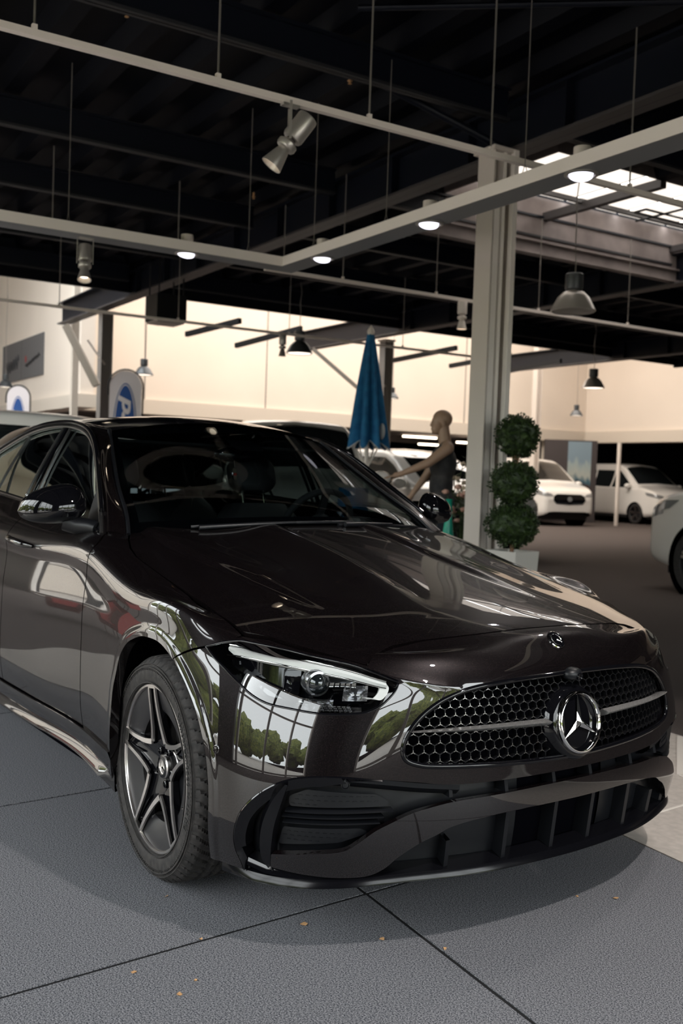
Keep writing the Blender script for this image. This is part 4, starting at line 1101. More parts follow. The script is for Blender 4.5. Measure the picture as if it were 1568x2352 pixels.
def far(x): return xline(2)(x)[1]
m = MB()
bd = [(3.2, far(3.2)+g), (3.2, 1.35), (.16, 1.525), (-.24, 2.09), (-3.5, 2.3), (-3.5, far(-3.5)+g)]
m.add([(p[0], p[1], z) for z in (-.011, -.0015) for p in bd], [tuple(range(6, 12))]+[(i, (i+1) % 6, 6+(i+1) % 6, 6+i) for i in range(6)])
m.add([(p[0], p[1], -.0015) for p in ((3.2, -3.2), (3.2, -1.50-.1), (-3.5, -1.36), (-3.5, -3.2))], [(0, 1, 2, 3)])
m.build('stone_border', MT['beige'], fl, None)
m = MB(); m.bar((.415, .735, -.001), (.09, 1.50, -.001), .018, .003); m.bar((.418, .728, -.001), (.40, 1.5, -.001), .010, .003); m.bar((3.2, 1.33, -.001), (.16, 1.505, -.001), .03, .004); m.bar((.16, 1.505, -.001), (-.24, 2.07, -.001), .03, .004)
m.build('border_strips', MT['beige2'], fl, None)

# ceiling of the front hall: trapezoid deck, purlins, main beams
XE, YS, YN, XF = -12.4, -4.8, 16.4, 6.6
m = MB(); prof = []
y = YS
while y < YN: prof += [(y, 4.55), (y+.30, 4.55), (y+.36, 4.42), (y+.50, 4.42), (y+.56, 4.55)]; y += .56
SKX0, SKX1, SKY0, SKY1 = -6.12, -4.36, 4.85, 10.4
def deck(x0, x1, ya, yb):
    pr = [p for p in prof if ya <= p[0] <= yb]; m.add([(x, p[0], p[1]) for x in (x0, x1) for p in pr], gridfaces(2, len(pr)))
deck(XE, SKX0, YS, YN); deck(SKX1, XF, YS, YN); deck(SKX0, SKX1, YS, SKY0+.1); deck(SKX0, SKX1, SKY1-.1, YN)
m.box(XE, SKX0, YS, YN, 4.62, 4.66); m.box(SKX1, XF, YS, YN, 4.62, 4.66); m.box(SKX0, SKX1, YS, SKY0, 4.62, 4.66); m.box(SKX0, SKX1, SKY1, YN, 4.62, 4.66)
ceil = struct(B(m, 'ceiling', 'ceil'))
def ibeam(name, p, q, h, w_, mt, parent, flange='flange', tf=None):
    p, q = Vector(p), Vector(q); m = MB(); u = Vector((0, 0, 1))
    m.bar(p+u*(h/2), q+u*(h/2), .012, h); 
    m.bar(p+u*(h-.012), q+u*(h-.012), w_, .024)
    o = m.build(name, MT[mt], parent, None, tf); m = MB(); m.bar(p+u*.012, q+u*.012, w_, .024); 
    f = m.build('beam_flange', MT[flange], o, None, tf); return o
# children of the ceiling use its own (building) coordinates baked in
for x in (3.35, 1.05, -1.2, -3.45, -5.68-.45, -8.0, -10.2, -12.3):
    for ya, yb in ((YS, 3.4), (3.6, 8.6), (8.8, 14.2), (14.4, YN)):
        ibeam('purlin', (x, ya, 4.14), (x, yb, 4.14), .26, .075, 'ceil2', ceil, tf=BF, flange='pflange')
for y in (-1.7, 3.5, 8.72, 14.3): ibeam('roof_beam', (-16.2 if y > 2 else XE, y, 3.90), (XF, y, 3.90), .40, .20, 'ceil2', ceil, tf=BF)
m = MB()
for y in (-1.7, 3.5, 8.72, 14.3):
    for x in np.arange(-12, 8, 1.15): m.box(x-.006, x+.006, y-.09, y+.09, 3.92, 4.29)
m.build('web_stiffeners', MT['ceil2'], ceil, None, BF)
# skylight well
m = MB(); m.box(SKX0-.03, SKX0, SKY0, SKY1, 4.10, 4.62); m.box(SKX1, SKX1+.03, SKY0, SKY1, 4.42, 4.62); m.box(SKX0, SKX1, SKY0-.03, SKY0, 4.42, 4.62); m.box(SKX0, SKX1, SKY1, SKY1+.03, 4.3, 4.62)
m.build('skylight_boards', MT['wood'], ceil, None, BF)
ibeam('skylight_edge_beam', (SKX0-.0, SKY0-.4, 3.93), (SKX0-.0, SKY1+2, 3.93), .17, .12, 'wood', ceil, tf=BF, flange='wood')
m = MB(); yy = SKY0
while yy < SKY1-.05: m.box(SKX0+.02, SKX1-.02, yy+.02, yy+.86, 4.640, 4.650); yy += .9
m.build('skylight_panels', MT['panel'], ceil, None, BF)
m = MB(); m.bar((SKX0, 6.35, 4.40), (SKX1, 6.35, 4.40), .09, .09); m.bar((SKX0, 8.6, 4.35), (SKX1+.6, 8.6, 4.35), .08, .08); m.bar((-5.5, SKY0, 4.45), (-5.5, SKY1, 4.45), .05, .05)
m.build('skylight_bars', MT['flange'], ceil, None, BF)
m = MB()
for dx in (0, .16): m.tube([(-5.05+dx, 6.7, 4.30), (-5.05+dx, 10.2, 4.30)], .014, 6)
m.tube([(-5.05, 6.7, 4.30), (-4.89, 6.7, 4.30)], .014, 6); m.tube([(-5.3, 7.0, 4.30), (-4.6, 7.0, 4.30)], .014, 6)
m.build('sprinkler_pipes', MT['mblack'], ceil, 60, BF)
m = MB()   # diagonal brace and sprinkler run over the camera
m.tube([(-2.9, 1.6, 4.35), (-1.2, 3.2, 4.2)], .02, 6); m.tube([(-1.3, -2, 4.35), (-1.25, 3.3, 4.35)], .018, 6); m.tube([(-3.8, 2.0, 4.4), (-3.5, 3.4, 3.95)], .03, 6)
m.build('sprinkler_run', MT['ceil2'], ceil, 60, BF)
for p in ((-3.9, .35, 4.33), (-6.6, 1.25, 4.33), (-3.95, 2.2, 4.33), (-7.4, 3.1, 4.33), (-1.3, 2.6, 4.33)):
    MB().lathe([(.012, .06), (.012, .02), (.022, .012), (.006, 0), (.016, -.01), (.0, -.012)], 10, p).build('sprinkler_head', MT['leafdry'], ceil, 40, BF)

# bright rear hall: walls above the open bays
def wall(name, m, mt='cream'): return struct(B(m, name, mt))
wb = wall('wall_back', MB().box(-21.9, -21.6, 4.6, 23.2, 2.98, 8.0))
wr = wall('wall_right', MB().box(-21.9, 12, 23.0, 23.3, 2.98, 8.0))
wl = wall('wall_left', MB().box(-31, -17.6, 4.3, 4.6, 2.6, 8.0))
m = MB(); m.box(-22.2, -21.5, 4.6, 23.4, 2.62, 2.99); m.build('fascia_band', MT['cream2'], wb, None, BF)
m = MB(); m.box(-22.2, 12, 22.9, 23.5, 2.62, 2.99); m.build('fascia_band', MT['cream2'], wr, None, BF)
m = MB(); m.box(-31, -17.5, 4.2, 4.66, 2.45, 2.72); m.build('fascia_band', MT['cream2'], wl, None, BF)
m = MB()
for y in (7.2, 10.7, 14.2, 17.7): m.box(-21.6, -21.592, y, y+.02, 2.9, 8)
m.build('panel_seams', MT['flange'], wb, None, BF)
m = MB(); m.box(-22, -12.45, 3.5, 23.2, 7.9, 8.0); m.box(-12.45, 12, 16.6, 23.2, 7.9, 8.0); m.box(-31, -17.6, -9, 4.4, 7.9, 8.0)
m.build('rear_hall_roof', MT['cream2'], ceil, None, BF)
m = MB(); m.box(-12.5, -12.42, YS, YN, 4.0, 8.0); m.box(-12.5, 12, YN, YN+.08, 3.95, 8.0); m.build('roof_step', MT['ceil'], ceil, None, BF)
# low dark bays behind, with their own back walls, ceiling and tube lamps
m = MB(); m.box(-33, -32.8, -9, 34, 0, 2.9); m.box(-33, 12, 33, 33.2, 0, 2.9); m.box(-33, -21.7, 4.6, 33, 2.86, 2.94); m.box(-21.7, 12, 23.3, 33, 2.86, 2.94)
wall('wall_rear_bay', m, 'mblack')
m = MB(); m.box(-25.3, -22.2, 4.7, 20, 2.66, 2.70); m.box(-27, -26.9, 4.7, 24, 2.5, 2.8); m.build('timber_soffit', MT['wood'], wb, None, BF)
for i, (x, y, L, zt_) in enumerate(((-24.0, 17.8, 1.35, 2.59), (-24.0, 18.3, 1.05, 2.36), (-23.2, 19.4, 1.3, 2.46), (-24, 13.0, 1.4, 2.5))):
    o = B(MB().box(x-.05, x+.05, y-L/2, y+L/2, zt_-.03, zt_+.03), 'tube_lamp', 'lamp_on'); tag(o, ['long lit ceiling tube left of the mannequin head, upper one', 'short lit ceiling tube just below the long one, left of the mannequin neck', 'lit ceiling tube between mannequin and steel column', 'lit ceiling tube behind the blue parasol'][i], 'lamp')
# closing walls that the photo does not show directly
wall('wall_far_left', MB().box(-31, -12.5, -9.2, -9, 0, 8), 'cream')
m = MB(); m.box(-31.2, -31, -9, 5, 0, 8); wall('wall_far_end', m, 'cream')
m = MB(); m.box(11.9, 12, 6, 33, 0, 8); wall('wall_far_right', m, 'mblack')
# glazed fronts beside and behind the camera: frames only stand in front of the daylight
def glazed(name, p0, p1, n, h0, h1):
    p0, p1 = Vector(p0), Vector(p1); m = MB()
    for i in range(n+1):
        q = p0+(p1-p0)*i/n; m.bar(q+Vector((0, 0, 0)), q+Vector((0, 0, h1)), .11, .11, up=(p1-p0).normalized())
    for z in (.06, 2.25, h1): m.bar(p0+Vector((0, 0, z)), p1+Vector((0, 0, z)), .06, .07)
    return struct(B(m, name, 'bar_rail'))
glazed('window_1', (-9, -4.8, 0), (4.0, -4.8, 0), 9, 0, 3.7)
glazed('window_2', (6.6, -2.4, 0), (6.6, 4.2, 0), 5, 0, 3.7)
m = MB(); m.box(-12.5, 6.8, -4.95, -4.75, 3.7, 4.7); m.box(-12.5, -9, -4.95, -4.75, 0, 4.0); m.box(4.0, 6.8, -4.95, -4.75, 0, 4.0); m.box(-1.3, -.5, -4.95, -4.65, 0, 4); wall('wall_side_glazing', m, 'mblack')
m = MB(); m.box(6.55, 6.75, -4.8, 16.5, 3.7, 4.7); m.box(6.55, 6.75, -4.8, -2.4, 0, 4.0); m.box(6.55, 6.75, 4.2, 16.5, 0, 4.0); wall('wall_front_glazing', m, 'mblack')
m = MB(); m.box(-12.5, -12.4, -9, -4.8, 0, 4.6); wall('wall_glazing_end', m, 'cream')
# street outside, seen only mirrored in the paint
m = MB(); m.box(-60, 60, -60, -5.0, -.16, -.06); m.box(6.8, 70, -60, 60, -.16, -.06); struct(B(m, 'ground_outside', 'beige'))
MT['foliage'] = noise_mix(mat('tree_foliage', (.10, .14, .03), .9), (.035, .06, .012), (.22, .24, .05), 3, 5)
MT['house'] = mat('house_wall', (.55, .50, .44), .9); MT['hroof'] = mat('tiled_roof', (.35, .10, .05), .9)
def ico_blob(c, r, sc_=(1, 1, 1), sub=3, amp=.18, seed=0):
    bm = bmesh.new(); bmesh.ops.create_icosphere(bm, subdivisions=sub, radius=1); rnd = random.Random(seed)
    ph = [rnd.uniform(0, 6.28) for _ in range(6)]
    for v in bm.verts:
        d = 1+amp*(math.sin(7*v.co.x+ph[0])*math.sin(6*v.co.y+ph[1])*math.sin(8*v.co.z+ph[2])+.5*math.sin(15*v.co.x+ph[3])*math.sin(17*v.co.y+ph[4]))+rnd.uniform(-.05, .05)
        v.co = Vector((c[0]+v.co.x*d*r*sc_[0], c[1]+v.co.y*d*r*sc_[1], c[2]+v.co.z*d*r*sc_[2]))
    V = [v.co.copy() for v in bm.verts]; F = [tuple(v.index for v in f.verts) for f in bm.faces]; bm.free(); return V, F
m = MB(); rt = random.Random(3)
for q in range(60):
    x = -40+q*1.35; m.add(*ico_blob((x, -27+rt.uniform(-2, 2), rt.uniform(1.5, 6.5)), rt.uniform(1.6, 3.2), (1, 1, .8), 3, .22, q))
for q in range(34):
    y = -26+q*1.5; m.add(*ico_blob((34+rt.uniform(-2, 2), y, rt.uniform(1.2, 5.2)), rt.uniform(1.5, 3.0), (1, 1, .8), 3, .22, 100+q))
o = B(m, 'tree_belt_outside', 'foliage', None, 60); tag(o, 'belt of trees along the street outside, mirrored in the car doors', 'trees'); o['kind'] = 'stuff'

# ---------------------------------------------------------------- columns
def column(x, y, label, detail=False, h=3.9, mc='col'):
    t = empty('steel_column', label, 'column', at(x, y, -.012))
    m = MB(); m.box(-.10, .10, -.100, -.088, 0, h); m.box(-.10, .10, .088, .100, 0, h); m.box(-.004, .004, -.09, .09, 0, h); m.build('shaft', MT[mc], t, None)
    MB().box(-.13, .13, -.13, .13, h-.02, h+.012).build('head_plate', MT['col'], t, None)
    if detail:
        m = MB(); m.box(.02, .09, -.075, -.015, 0, h-.3); m.box(.02, .10, .0, .03, 0, h); m.build('cable_duct', MT['bar_rail'], t, None)
        m = MB(); m.box(.10, .150, .07, .115, 0, h); m.build('pipe_cover', MT['bar_rail'], t, None)
    else:
        s = -1
        MB().tube([(-.05, -.3, h-.5), (0, 0, h-.9)], .02, 6).build('strut', MT['col'], t, 60)
    return t
column(-3.48, 3.33, 'grey steel column standing right behind the dark car, between mannequin and clipped tree', True)
column(-14.0, 3.62, 'grey steel column at left of the hall, behind the larger white flag', mc='coldark')
column(-13.3, 9.02, 'dark steel column partly hidden behind the blue closed parasol', mc='coldark')
column(-19.2, 18.5, 'thin pale column before the far right wall, behind hanging pendant lamps', h=7.9)
m = MB(); m.bar((-12.73, 2.56, 3.41), (-12.44, 2.98, 2.49), .11, .11)
tag(m.build('diagonal_brace', MT['cream2'], None, None, BF), 'pale diagonal steel brace running down to the left column', 'brace')
tag(B(MB().bar((-13.2, 7.3, 3.55), (-12.7, 8.0, 2.85), .10, .07), 'diagonal_brace', 'cream2'), 'pale diagonal brace left of the blue parasol', 'brace')
tag(B(MB().box(-16.20, -16.08, 3.68, 3.80, 0, 7.8), 'post', 'cream2'), 'pale upright post left of the left grey column, beside the pale diagonal brace', 'post')
# dark roof supports in the skylit zone
m = MB()
for a, b in (((-12.6, 4.3, 3.75), (-13.6, 4.4, 3.75)), ((-12.6, 5.5, 3.8), (-14.2, 5.2, 3.70)), ((-12.6, 6.7, 3.8), (-14.4, 6.3, 3.62)), ((-12.6, 10.2, 3.8), (-14.4, 9.9, 3.66)), ((-12.6, 11.6, 3.8), (-14.2, 11.3, 3.66)), ((-12.6, 13.0, 3.8), (-14.2, 12.8, 3.66))): m.bar(a, b, .07, .09)
m.build('roof_outriggers', MT['mblack'], ceil, None, BF)
t = empty('unit_heater', 'black box shaped fan heater hanging under the dark roof at left', 'heater', at(-10.5, 3.32, 3.30))
MB().box(-.22, .22, -.22, .22, 0, .36).build('heater_body', MT['mblack'], t, None)
m = MB()
for x in (-.18, .18):
    for y in (-.18, .18): m.tube([(x, y, .36), (x, y, .85)], .012, 6)
m.build('hanger', MT['mblack'], t, 60); MB().box(-.20, .20, -.20, .20, -.03, 0).build('outlet_grille', MT['grey_metal'], t, None)
# grey banner with faded script on the left wall
t = empty('wall_banner', 'large grey banner with faded script and a red dot on the left wall', 'banner', at(-22.3, 4.27, 3.3))
MB().box(-1.95, 1.95, 0, .02, 0, .98).build('banner_cloth', MT['banner'], t, None)
m = MB(); m.tube([(-1.5+.055*k, -.008, .34+.17*math.sin(k*1.5)+.006*k) for k in range(24)], .012, 6); m.tube([(.45+.05*k, -.008, .30+.05*math.sin(k*1.7)+.008*k) for k in range(26)], .012, 6); m.build('script_strokes', MT['pflange'], t, 60); MB().ball((.42, -.005, .47), .07, 10, 6, (1, .1, 1.2)).build('red_dot', MT['red'], t, 60)
m = MB(); m.box(-.02, .0, -.003, 0, 0, .98); m.build('banner_seam', MT['flange'], t, None)

# ---------------------------------------------------------------- light rails and lamps
def hang(t, x, y, z0, z1=4.3, r=.0035, nm='cable', mt='cable'): MB().tube([(x, y, z0), (x, y, z1)], r, 5).build(nm, MT[mt], t, 60, BF)
t = empty('aluminium_light_bar', 'wide grey angled light bar with recessed downlights hanging above the car', 'light bar')
zb = 3.0; z1 = 3.08
m = MB(); m.add([(-4.96, -3.5, zb), (-4.96, 2.285, zb), (3.0, 2.285, zb), (3.0, 2.075, zb), (-4.75, 2.075, zb), (-4.75, -3.5, zb)]+[(-4.96, -3.5, z1), (-4.96, 2.285, z1), (3.0, 2.285, z1), (3.0, 2.075, z1), (-4.75, 2.075, z1), (-4.75, -3.5, z1)],
    [(0, 1, 4, 5), (1, 2, 3, 4), (6, 11, 10, 7), (7, 10, 9, 8)]+[(i, (i+1) % 6, 6+(i+1) % 6, 6+i) for i in range(6)])
m.build('profile', MT['bar_rail'], t, None, BF)
m = MB(); m.add([(-4.957, -3.5, zb-.0015), (-4.957, 2.282, zb-.0015), (3.0, 2.282, zb-.0015), (3.0, 2.078, zb-.0015), (-4.753, 2.078, zb-.0015), (-4.753, -3.5, zb-.0015)], [(0, 1, 4, 5), (1, 2, 3, 4)]); m.build('painted_underside_shade', MT['undershade'], t, None, BF)  # added sheet painting the underside's shade; the bar itself is one paint all round
for (x, y) in ((-4.85, 1.24), (-4.25, 2.18), (-2.80, 2.18), (-1.36, 2.18), (.2, 2.18), (-4.85, -.9)):
    d = MB().lathe([(.098, -.002), (.098, -.008), (.086, -.012), (.078, -.010), (.072, .01)], 36, (x, y, zb)).build('downlight_ring', MT['grey_metal'], t, 40, BF)
    MB().lathe([(.070, .012), (.068, -.010), (.060, -.014), (0, -.015)], 32, (x+.006, y-.008, zb-.004), (-.16, .2, 1)).build('downlight_lens', MT['lamp_cool'], d, 60, BF)
    MB().lathe([(.05, z1-zb), (.05, z1-zb+.07), (0, z1-zb+.07)], 16, (x, y, zb)).build('downlight_can', MT['col'], d, 30, BF)
for (x, y) in ((-4.85, .26), (-4.85, 1.80), (-4.40, 2.18), (-3.34, 2.18), (-1.84, 2.18), (-.2, 2.18), (1.4, 2.18)): 
    hang(t, x, y, z1+.09); MB().tube([(x-.04, y, z1), (x, y, z1+.09), (x+.04, y, z1)], .003, 5).build('cable_fork', MT['cable'], t, 60, BF)
def rail(name, label, x, ya, yb, z, hangs, w_=.038, mt='white_rail'):
    t = empty(name, label, 'rail')
    m = MB(); m.box(x-w_/2, x+w_/2, ya, yb, z, z+.034); m.build('track', MT[mt], t, None, BF)
    for y in hangs: hang(t, x, y, z+.034, 4.3, .006, 'chain', 'cable'); MB().box(x-.012, x+.012, y-.012, y+.012, z+.03, z+.06).build('chain_clip', MT['white_rail'], t, None, BF)
    return t
rail('track_rail', 'thin white spotlight track crossing the upper left of the dark ceiling', -1.93, -3.5, 6.5, 3.2, (-.77, .16, 1.09, 1.98, 3.2))
rail('track_rail', 'thin white track behind the wide light bar, running right past the steel column', -5.9, 2.5, 12.5, 3.2, (3.4, 4.6, 6.1, 7.6, 9.1))
rail('track_rail', 'distant thin track running left to right below the dark ceiling, left column in front', -9.75, -.6, 8.4, 3.2, (1.6, 3.2, 4.9, 6.9))
m = MB()
for (x, y) in ((-6.6, .62), (-6.9, 2.0), (-7.0, 3.3)): m.tube([(x, y, 3.5), (x, y, 4.2)], .006, 5)
m.build('drop_wires', MT['cable'], ceil, 60, BF)
def spot(label, x, y, z, aim, arms=.16, lit=True, sc_=1.0, white=False):
    mt = MT['white_rail' if white else 'grey_metal']
    t = empty('track_spotlight', label, 'spotlight', BF @ Matrix.Translation((x, y, z)), None)
    a = Vector(aim).normalized(); c = Vector((0, 0, -arms)); side = a.cross(Vector((0, 0, 1))).normalized(); r = .058*sc_
    m = MB(); m.box(-.02, .02, -.05, .05, -.012, 0)
    for s in (-1, 1): m.bar(side*(s*(r+.008)), side*(s*(r+.008))+c, .014, .006, up=side)
    m.build('bracket', mt, t, None)
    body = MB().lathe([(0, -.17*sc_), (r*.96, -.17*sc_), (r, -.16*sc_), (r, -.035*sc_), (r*.9, -.022*sc_), (r*.45, -.02*sc_)], 28, c, a).build('lamp_body', mt, t, 35)
    MB().lathe([(r*.3, -.02*sc_), (r*.9, .004), (r*.96, .008), (r*.96, .03*sc_), (r*.85, .04*sc_), (r*.4, .042*sc_)], 28, c, a).build('collar', mt, body, 35)
    MB().lathe([(r*.45, .035*sc_), (r*.62, .06*sc_), (r*1.03, .155*sc_), (r*1.03, .160*sc_), (r*.95, .158*sc_), (r*.5, .08*sc_), (0, .075*sc_)], 28, c, a).build('cone_shade', mt, body, 35)
    MB().lathe([(0, .110*sc_), (r*.6, .112*sc_), (r*.66, .118*sc_)], 20, c, a).build('bulb', MT['lamp_on' if lit else 'lamp_soft'], body, 60)
spot('silver spotlight tilted downwards on the upper left track', -1.93, .585, 3.2, (-.25, -.55, -.85), .20)
spot('grey spotlight hanging in a fork below the left arm of the wide light bar', -4.86, .40, 2.998, (.30, -.10, -.9), .20, sc_=.9)
spot('small lit spotlight on the track just left of the steel column', -5.9, 4.97, 3.2, (0, 0, -1), .16, True, .92, True)
spot('small dark spotlight on the far track left of the round pendant lamp', -9.75, 4.80, 3.2, (0, 0, -1), .16, True, .9)
def pendant(label, x, y, z, d, zt=4.4, lit=True, wh=False, ds='shade'):
    """z = lower rim"""
    t = empty('pendant_lamp', label, 'pendant lamp', at(x, y, z)); r = d/2
    MB().lathe([(r*1.0, .0), (r*1.06, .012), (r*1.02, .03), (r*.93, r*.32), (r*.74, r*.68), (r*.5, r*.92), (r*.30, r*1.0), (r*.30, r*1.02)], 40, (0, 0, 0)).build('lamp_shade', MT[ds], t, 60)
    MB().lathe([(r*.98, .012), (r*.72, r*.25), (r*.4, r*.30), (0, r*.30)], 32, (0, 0, 0)).build('diffuser', MT['lamp_soft' if lit else 'shade'], t, 60)
    MB().lathe([(r*.25, r*.98), (r*.40, r*1.06), (r*.42, r*1.12), (r*.42, r*1.75), (r*.38, r*1.80), (0, r*1.80)], 28, (0, 0, 0)).build('ballast_housing', MT['lampdark'], t, 35)
    m = MB(); m.tube([(.012*math.sin(k*.9), .01*math.cos(k*1.3), r*1.8+(zt-z-r*1.8)*k/12) for k in range(13)], .006, 6); m.build('cord', MT['cable'], t, 60)
pendant('large silver dome pendant lamp right of the steel column', -4.41, 5.18, 2.93, .42, 4.6, False)
pendant('dark dome pendant lamp with lit rim left of the blue parasol', -11.66, 6.15, 3.22, .42, 4.4, True, ds='lampdark')
pendant('small dark pendant lamp just above the larger white flag', -16.37, 5.22, 3.10, .36, 7.8, True, ds='lampdark')
pendant('small dark pendant lamp at the left picture edge above the smaller flag', -21.97, 3.82, 3.06, .34, 7.8, True, ds='lampdark')
pendant('small black pendant lamp just right of the blue parasol', -17.0, 11.76, 3.12, .30, 7.8, True, ds='lampdark')
pendant('grey dome pendant lamp above the far white van with oval grille', -11.13, 12.46, 3.10, .42, 4.4, True)
pendant('small black pendant lamp lower down between column and far right lamp', -17.53, 18.47, 3.14, .34, 7.8, True, ds='lampdark')
# real light from the downlights and spots
for (x, y, P_) in ((-1.36, 2.18, 60), (-2.80, 2.18, 45), (-4.25, 2.18, 35), (.2, 2.18, 55), (-4.85, 1.24, 30)): spot_light('downlight_beam', (x+.02, y-.03, 2.955), (x+.55, y-1.1, 0), P_, 70, (1, .92, .86))
spot_light('ceiling_flood_beam', *spot_light_key, 330, 75, (1, .93, .88), .05, .5)
spot_light('spotlight_beam', (-1.96, .52, 2.86), (-2.6, -.9, 0), 45, 60)
# ================================================================ other vehicles
from mathutils.bvhtree import BVHTree
def vehicle(name, label, cat, tf, top, W, belt_z, zb, wheels, wr_, windows, wscreen, lamps, grille_p, style):
    t = empty(name, label, cat, tf)
    top = np.array(top, float); x0, x1 = top[0, 0], top[-1, 0]
    xs = np.unique(np.concatenate([np.linspace(x0, x1, 110), x0+np.array([0, .01, .03, .06, .1]), x1-np.array([0, .01, .03, .06, .1, .16])]))
    d = np.r_[0, np.cumsum(np.hypot(np.diff(top[:, 0]), np.diff(top[:, 1])))]
    tt = smooth_path(top.tolist(), 8); zt = np.interp(xs, tt[:, 0], tt[:, 1])
    V = []; nr = 11
    for x, z in zip(xs, zt):
        ef = max(0, (x-(x1-.75))/.75); eb = max(0, ((x0+.5)-x)/.5); e = max(ef**2.2*.20, eb**2.2*.14)
        en = max(0, (x-(x1-.10))/.10, ((x0+.10)-x)/.10); en = 1-math.sqrt(max(0, 1-en*en))
        w2 = W/2*(1-e)*(1-.10*en)
        bz = min(belt_z, z-.05); ga = max(0, z-belt_z)
        wt = w2-.03-.30*ga; wt2 = wt-.10-.04*min(1, ga)
        zlo = zb+.05*en+(.10*ef**2)
        hh = bz-zlo
        rows = [(w2*.93, zlo), (w2*.985, zlo+.10*hh), (w2*1.0, zlo+.34*hh), (w2*.99, zlo+.70*hh), (w2*.975, bz-.02), (w2*.955, bz+.015), (wt+.05*min(1, ga*3), bz+(z-bz)*.55 if ga > .1 else bz+.02), (max(wt, wt2)*1.0, z-.07 if ga > .1 else bz+.032), (wt2*.97, z-.018), (wt2*.6, z), (0, z+.012)]
        if ga < .1: rows[6] = (w2*.93, bz+.028); rows[7] = (w2*.90, bz+.040); rows[8] = (w2*.78, z-.004)
        if en > 0: rows = [(a*(1-.0*en), b+(zlo+.45*(z-zlo)-b)*.10*en) for a, b in rows]
        for a, b in rows: V.append((x, a, b))
    n = len(xs); V = np.array(V); G = V.reshape(n, nr, 3)
    # refine across by spline through the rows, then mirror
    q = np.linspace(0, nr-1, 44); G2 = nspline(np.arange(nr), G.transpose(1, 0, 2).reshape(nr, -1), q).reshape(44, n, 3).transpose(1, 0, 2)
    Vh = G2.reshape(-1, 3); Fh = gridfaces(n, 44)
    arch = []
    for (wx, wz) in wheels: arch.append(wr_*1.14-np.hypot(Vh[:, 0]-wx, Vh[:, 2]-wz) if True else 0)
    arch = [np.where(np.abs(Vh[:, 1]) > W*.36, a, -1.0) for a in arch]
    Vc, Fc = clip(Vh, Fh, arch)
    capF = [i for i in range(44)]
    VV = Vc.tolist(); FF = list(Fc); m0 = len(VV); VV += [(v[0], -v[1], v[2]) for v in Vc]; FF += [tuple(i+m0 for i in f[::-1]) for f in Fc]
    for gi in (0, n-1):
        ring = G2[gi]; k0 = len(VV); full = [tuple(p) for p in ring]+[(p[0], -p[1], p[2]) for p in ring[::-1][1:]]
        VV += full; cen = np.mean(full, 0); VV.append((cen[0]+(.012 if gi else -.012), 0, cen[2])); kk = len(full)
        FF += [(k0+i, k0+(i+1) % kk, k0+kk) for i in range(kk)]
    VV, FF = weld(VV, FF, 1e-4)
    body = link('body', VV, FF, MT[style.get('paint', 'white_car')], t, 50)
    bvh = BVHTree.FromPolygons([Vector(v) for v in VV], FF)
    def patch(poly, axis, sgn, off, nm, mt, n_=26, edge=True):
        poly = np.array(poly, float); a0, b0 = poly.min(0)-.005; a1, b1 = poly.max(0)+.005
        A, Bq = np.meshgrid(np.linspace(a0, a1, n_), np.linspace(b0, b1, n_), indexing='ij'); pts = []
        for a, b in zip(A.ravel(), Bq.ravel()):
            if axis == 'y': o = Vector((a, sgn*3, b)); dr = Vector((0, -sgn, 0))
            elif axis == 'x': o = Vector((sgn*6, a, b)); dr = Vector((-sgn, 0, 0))
            else: o = Vector((a, b, 5)); dr = Vector((0, 0, -1))
            h = bvh.ray_cast(o, dr)
            pts.append(tuple(h[0]-dr*off) if h[0] else (99, 99, 99))
        P = np.array(pts); f = sdf(poly, A.ravel(), Bq.ravel()); f[P[:, 0] > 90] = 1
        okv = P[:, 0] < 90; V, F = clip(P, [q for q in gridfaces(n_, n_) if okv[list(q)].all()], [f])
        if not len(F): return None
        return link(nm, V, F, MT[mt], t, 60)
    for poly in windows:
        for s in (-1, 1): patch(poly, 'y', s, .004, 'side_glass', 'dglass')
    patch(wscreen, 'z', 1, .004, 'windscreen', 'dglass', 40)
    for nm, poly, mt in lamps:
        for s in (-1, 1):
            patch([(y*s, z) for y, z in poly['f']], 'x', 1, .006, nm, mt)
            if 's' in poly: patch(poly['s'], 'y', s, .006, nm, mt)
    for nm, poly, mt, off in grille_p: patch([(y, z) for y, z in poly]+[(-y, z) for y, z in poly[::-1]], 'x', 1, off, nm, mt, 34)
    # sills, wheels
    xa, xb = x0+.05, x1-.12
    m = MB(); m.box(xa+.3, xb-.2, -W*.40, W*.40, zb-.06, zb+.16); m.build('underbody', MT['vblack'], t, None)
    m = MB()
    for s in (-1, 1): m.box(wheels[1][0]+wr_*1.15, wheels[0][0]-wr_*1.15, s*W*.475-.02, s*W*.475+.02, zb-.04, zb+.09)
    for k_, s in enumerate((-1, 1)):
        MB().box(wheels[1][0]+wr_*1.15, wheels[0][0]-wr_*1.15, s*W*.475-.02, s*W*.475+.02, zb-.04, zb+.09).build('sill_trim', MT['vblack'], t, None)
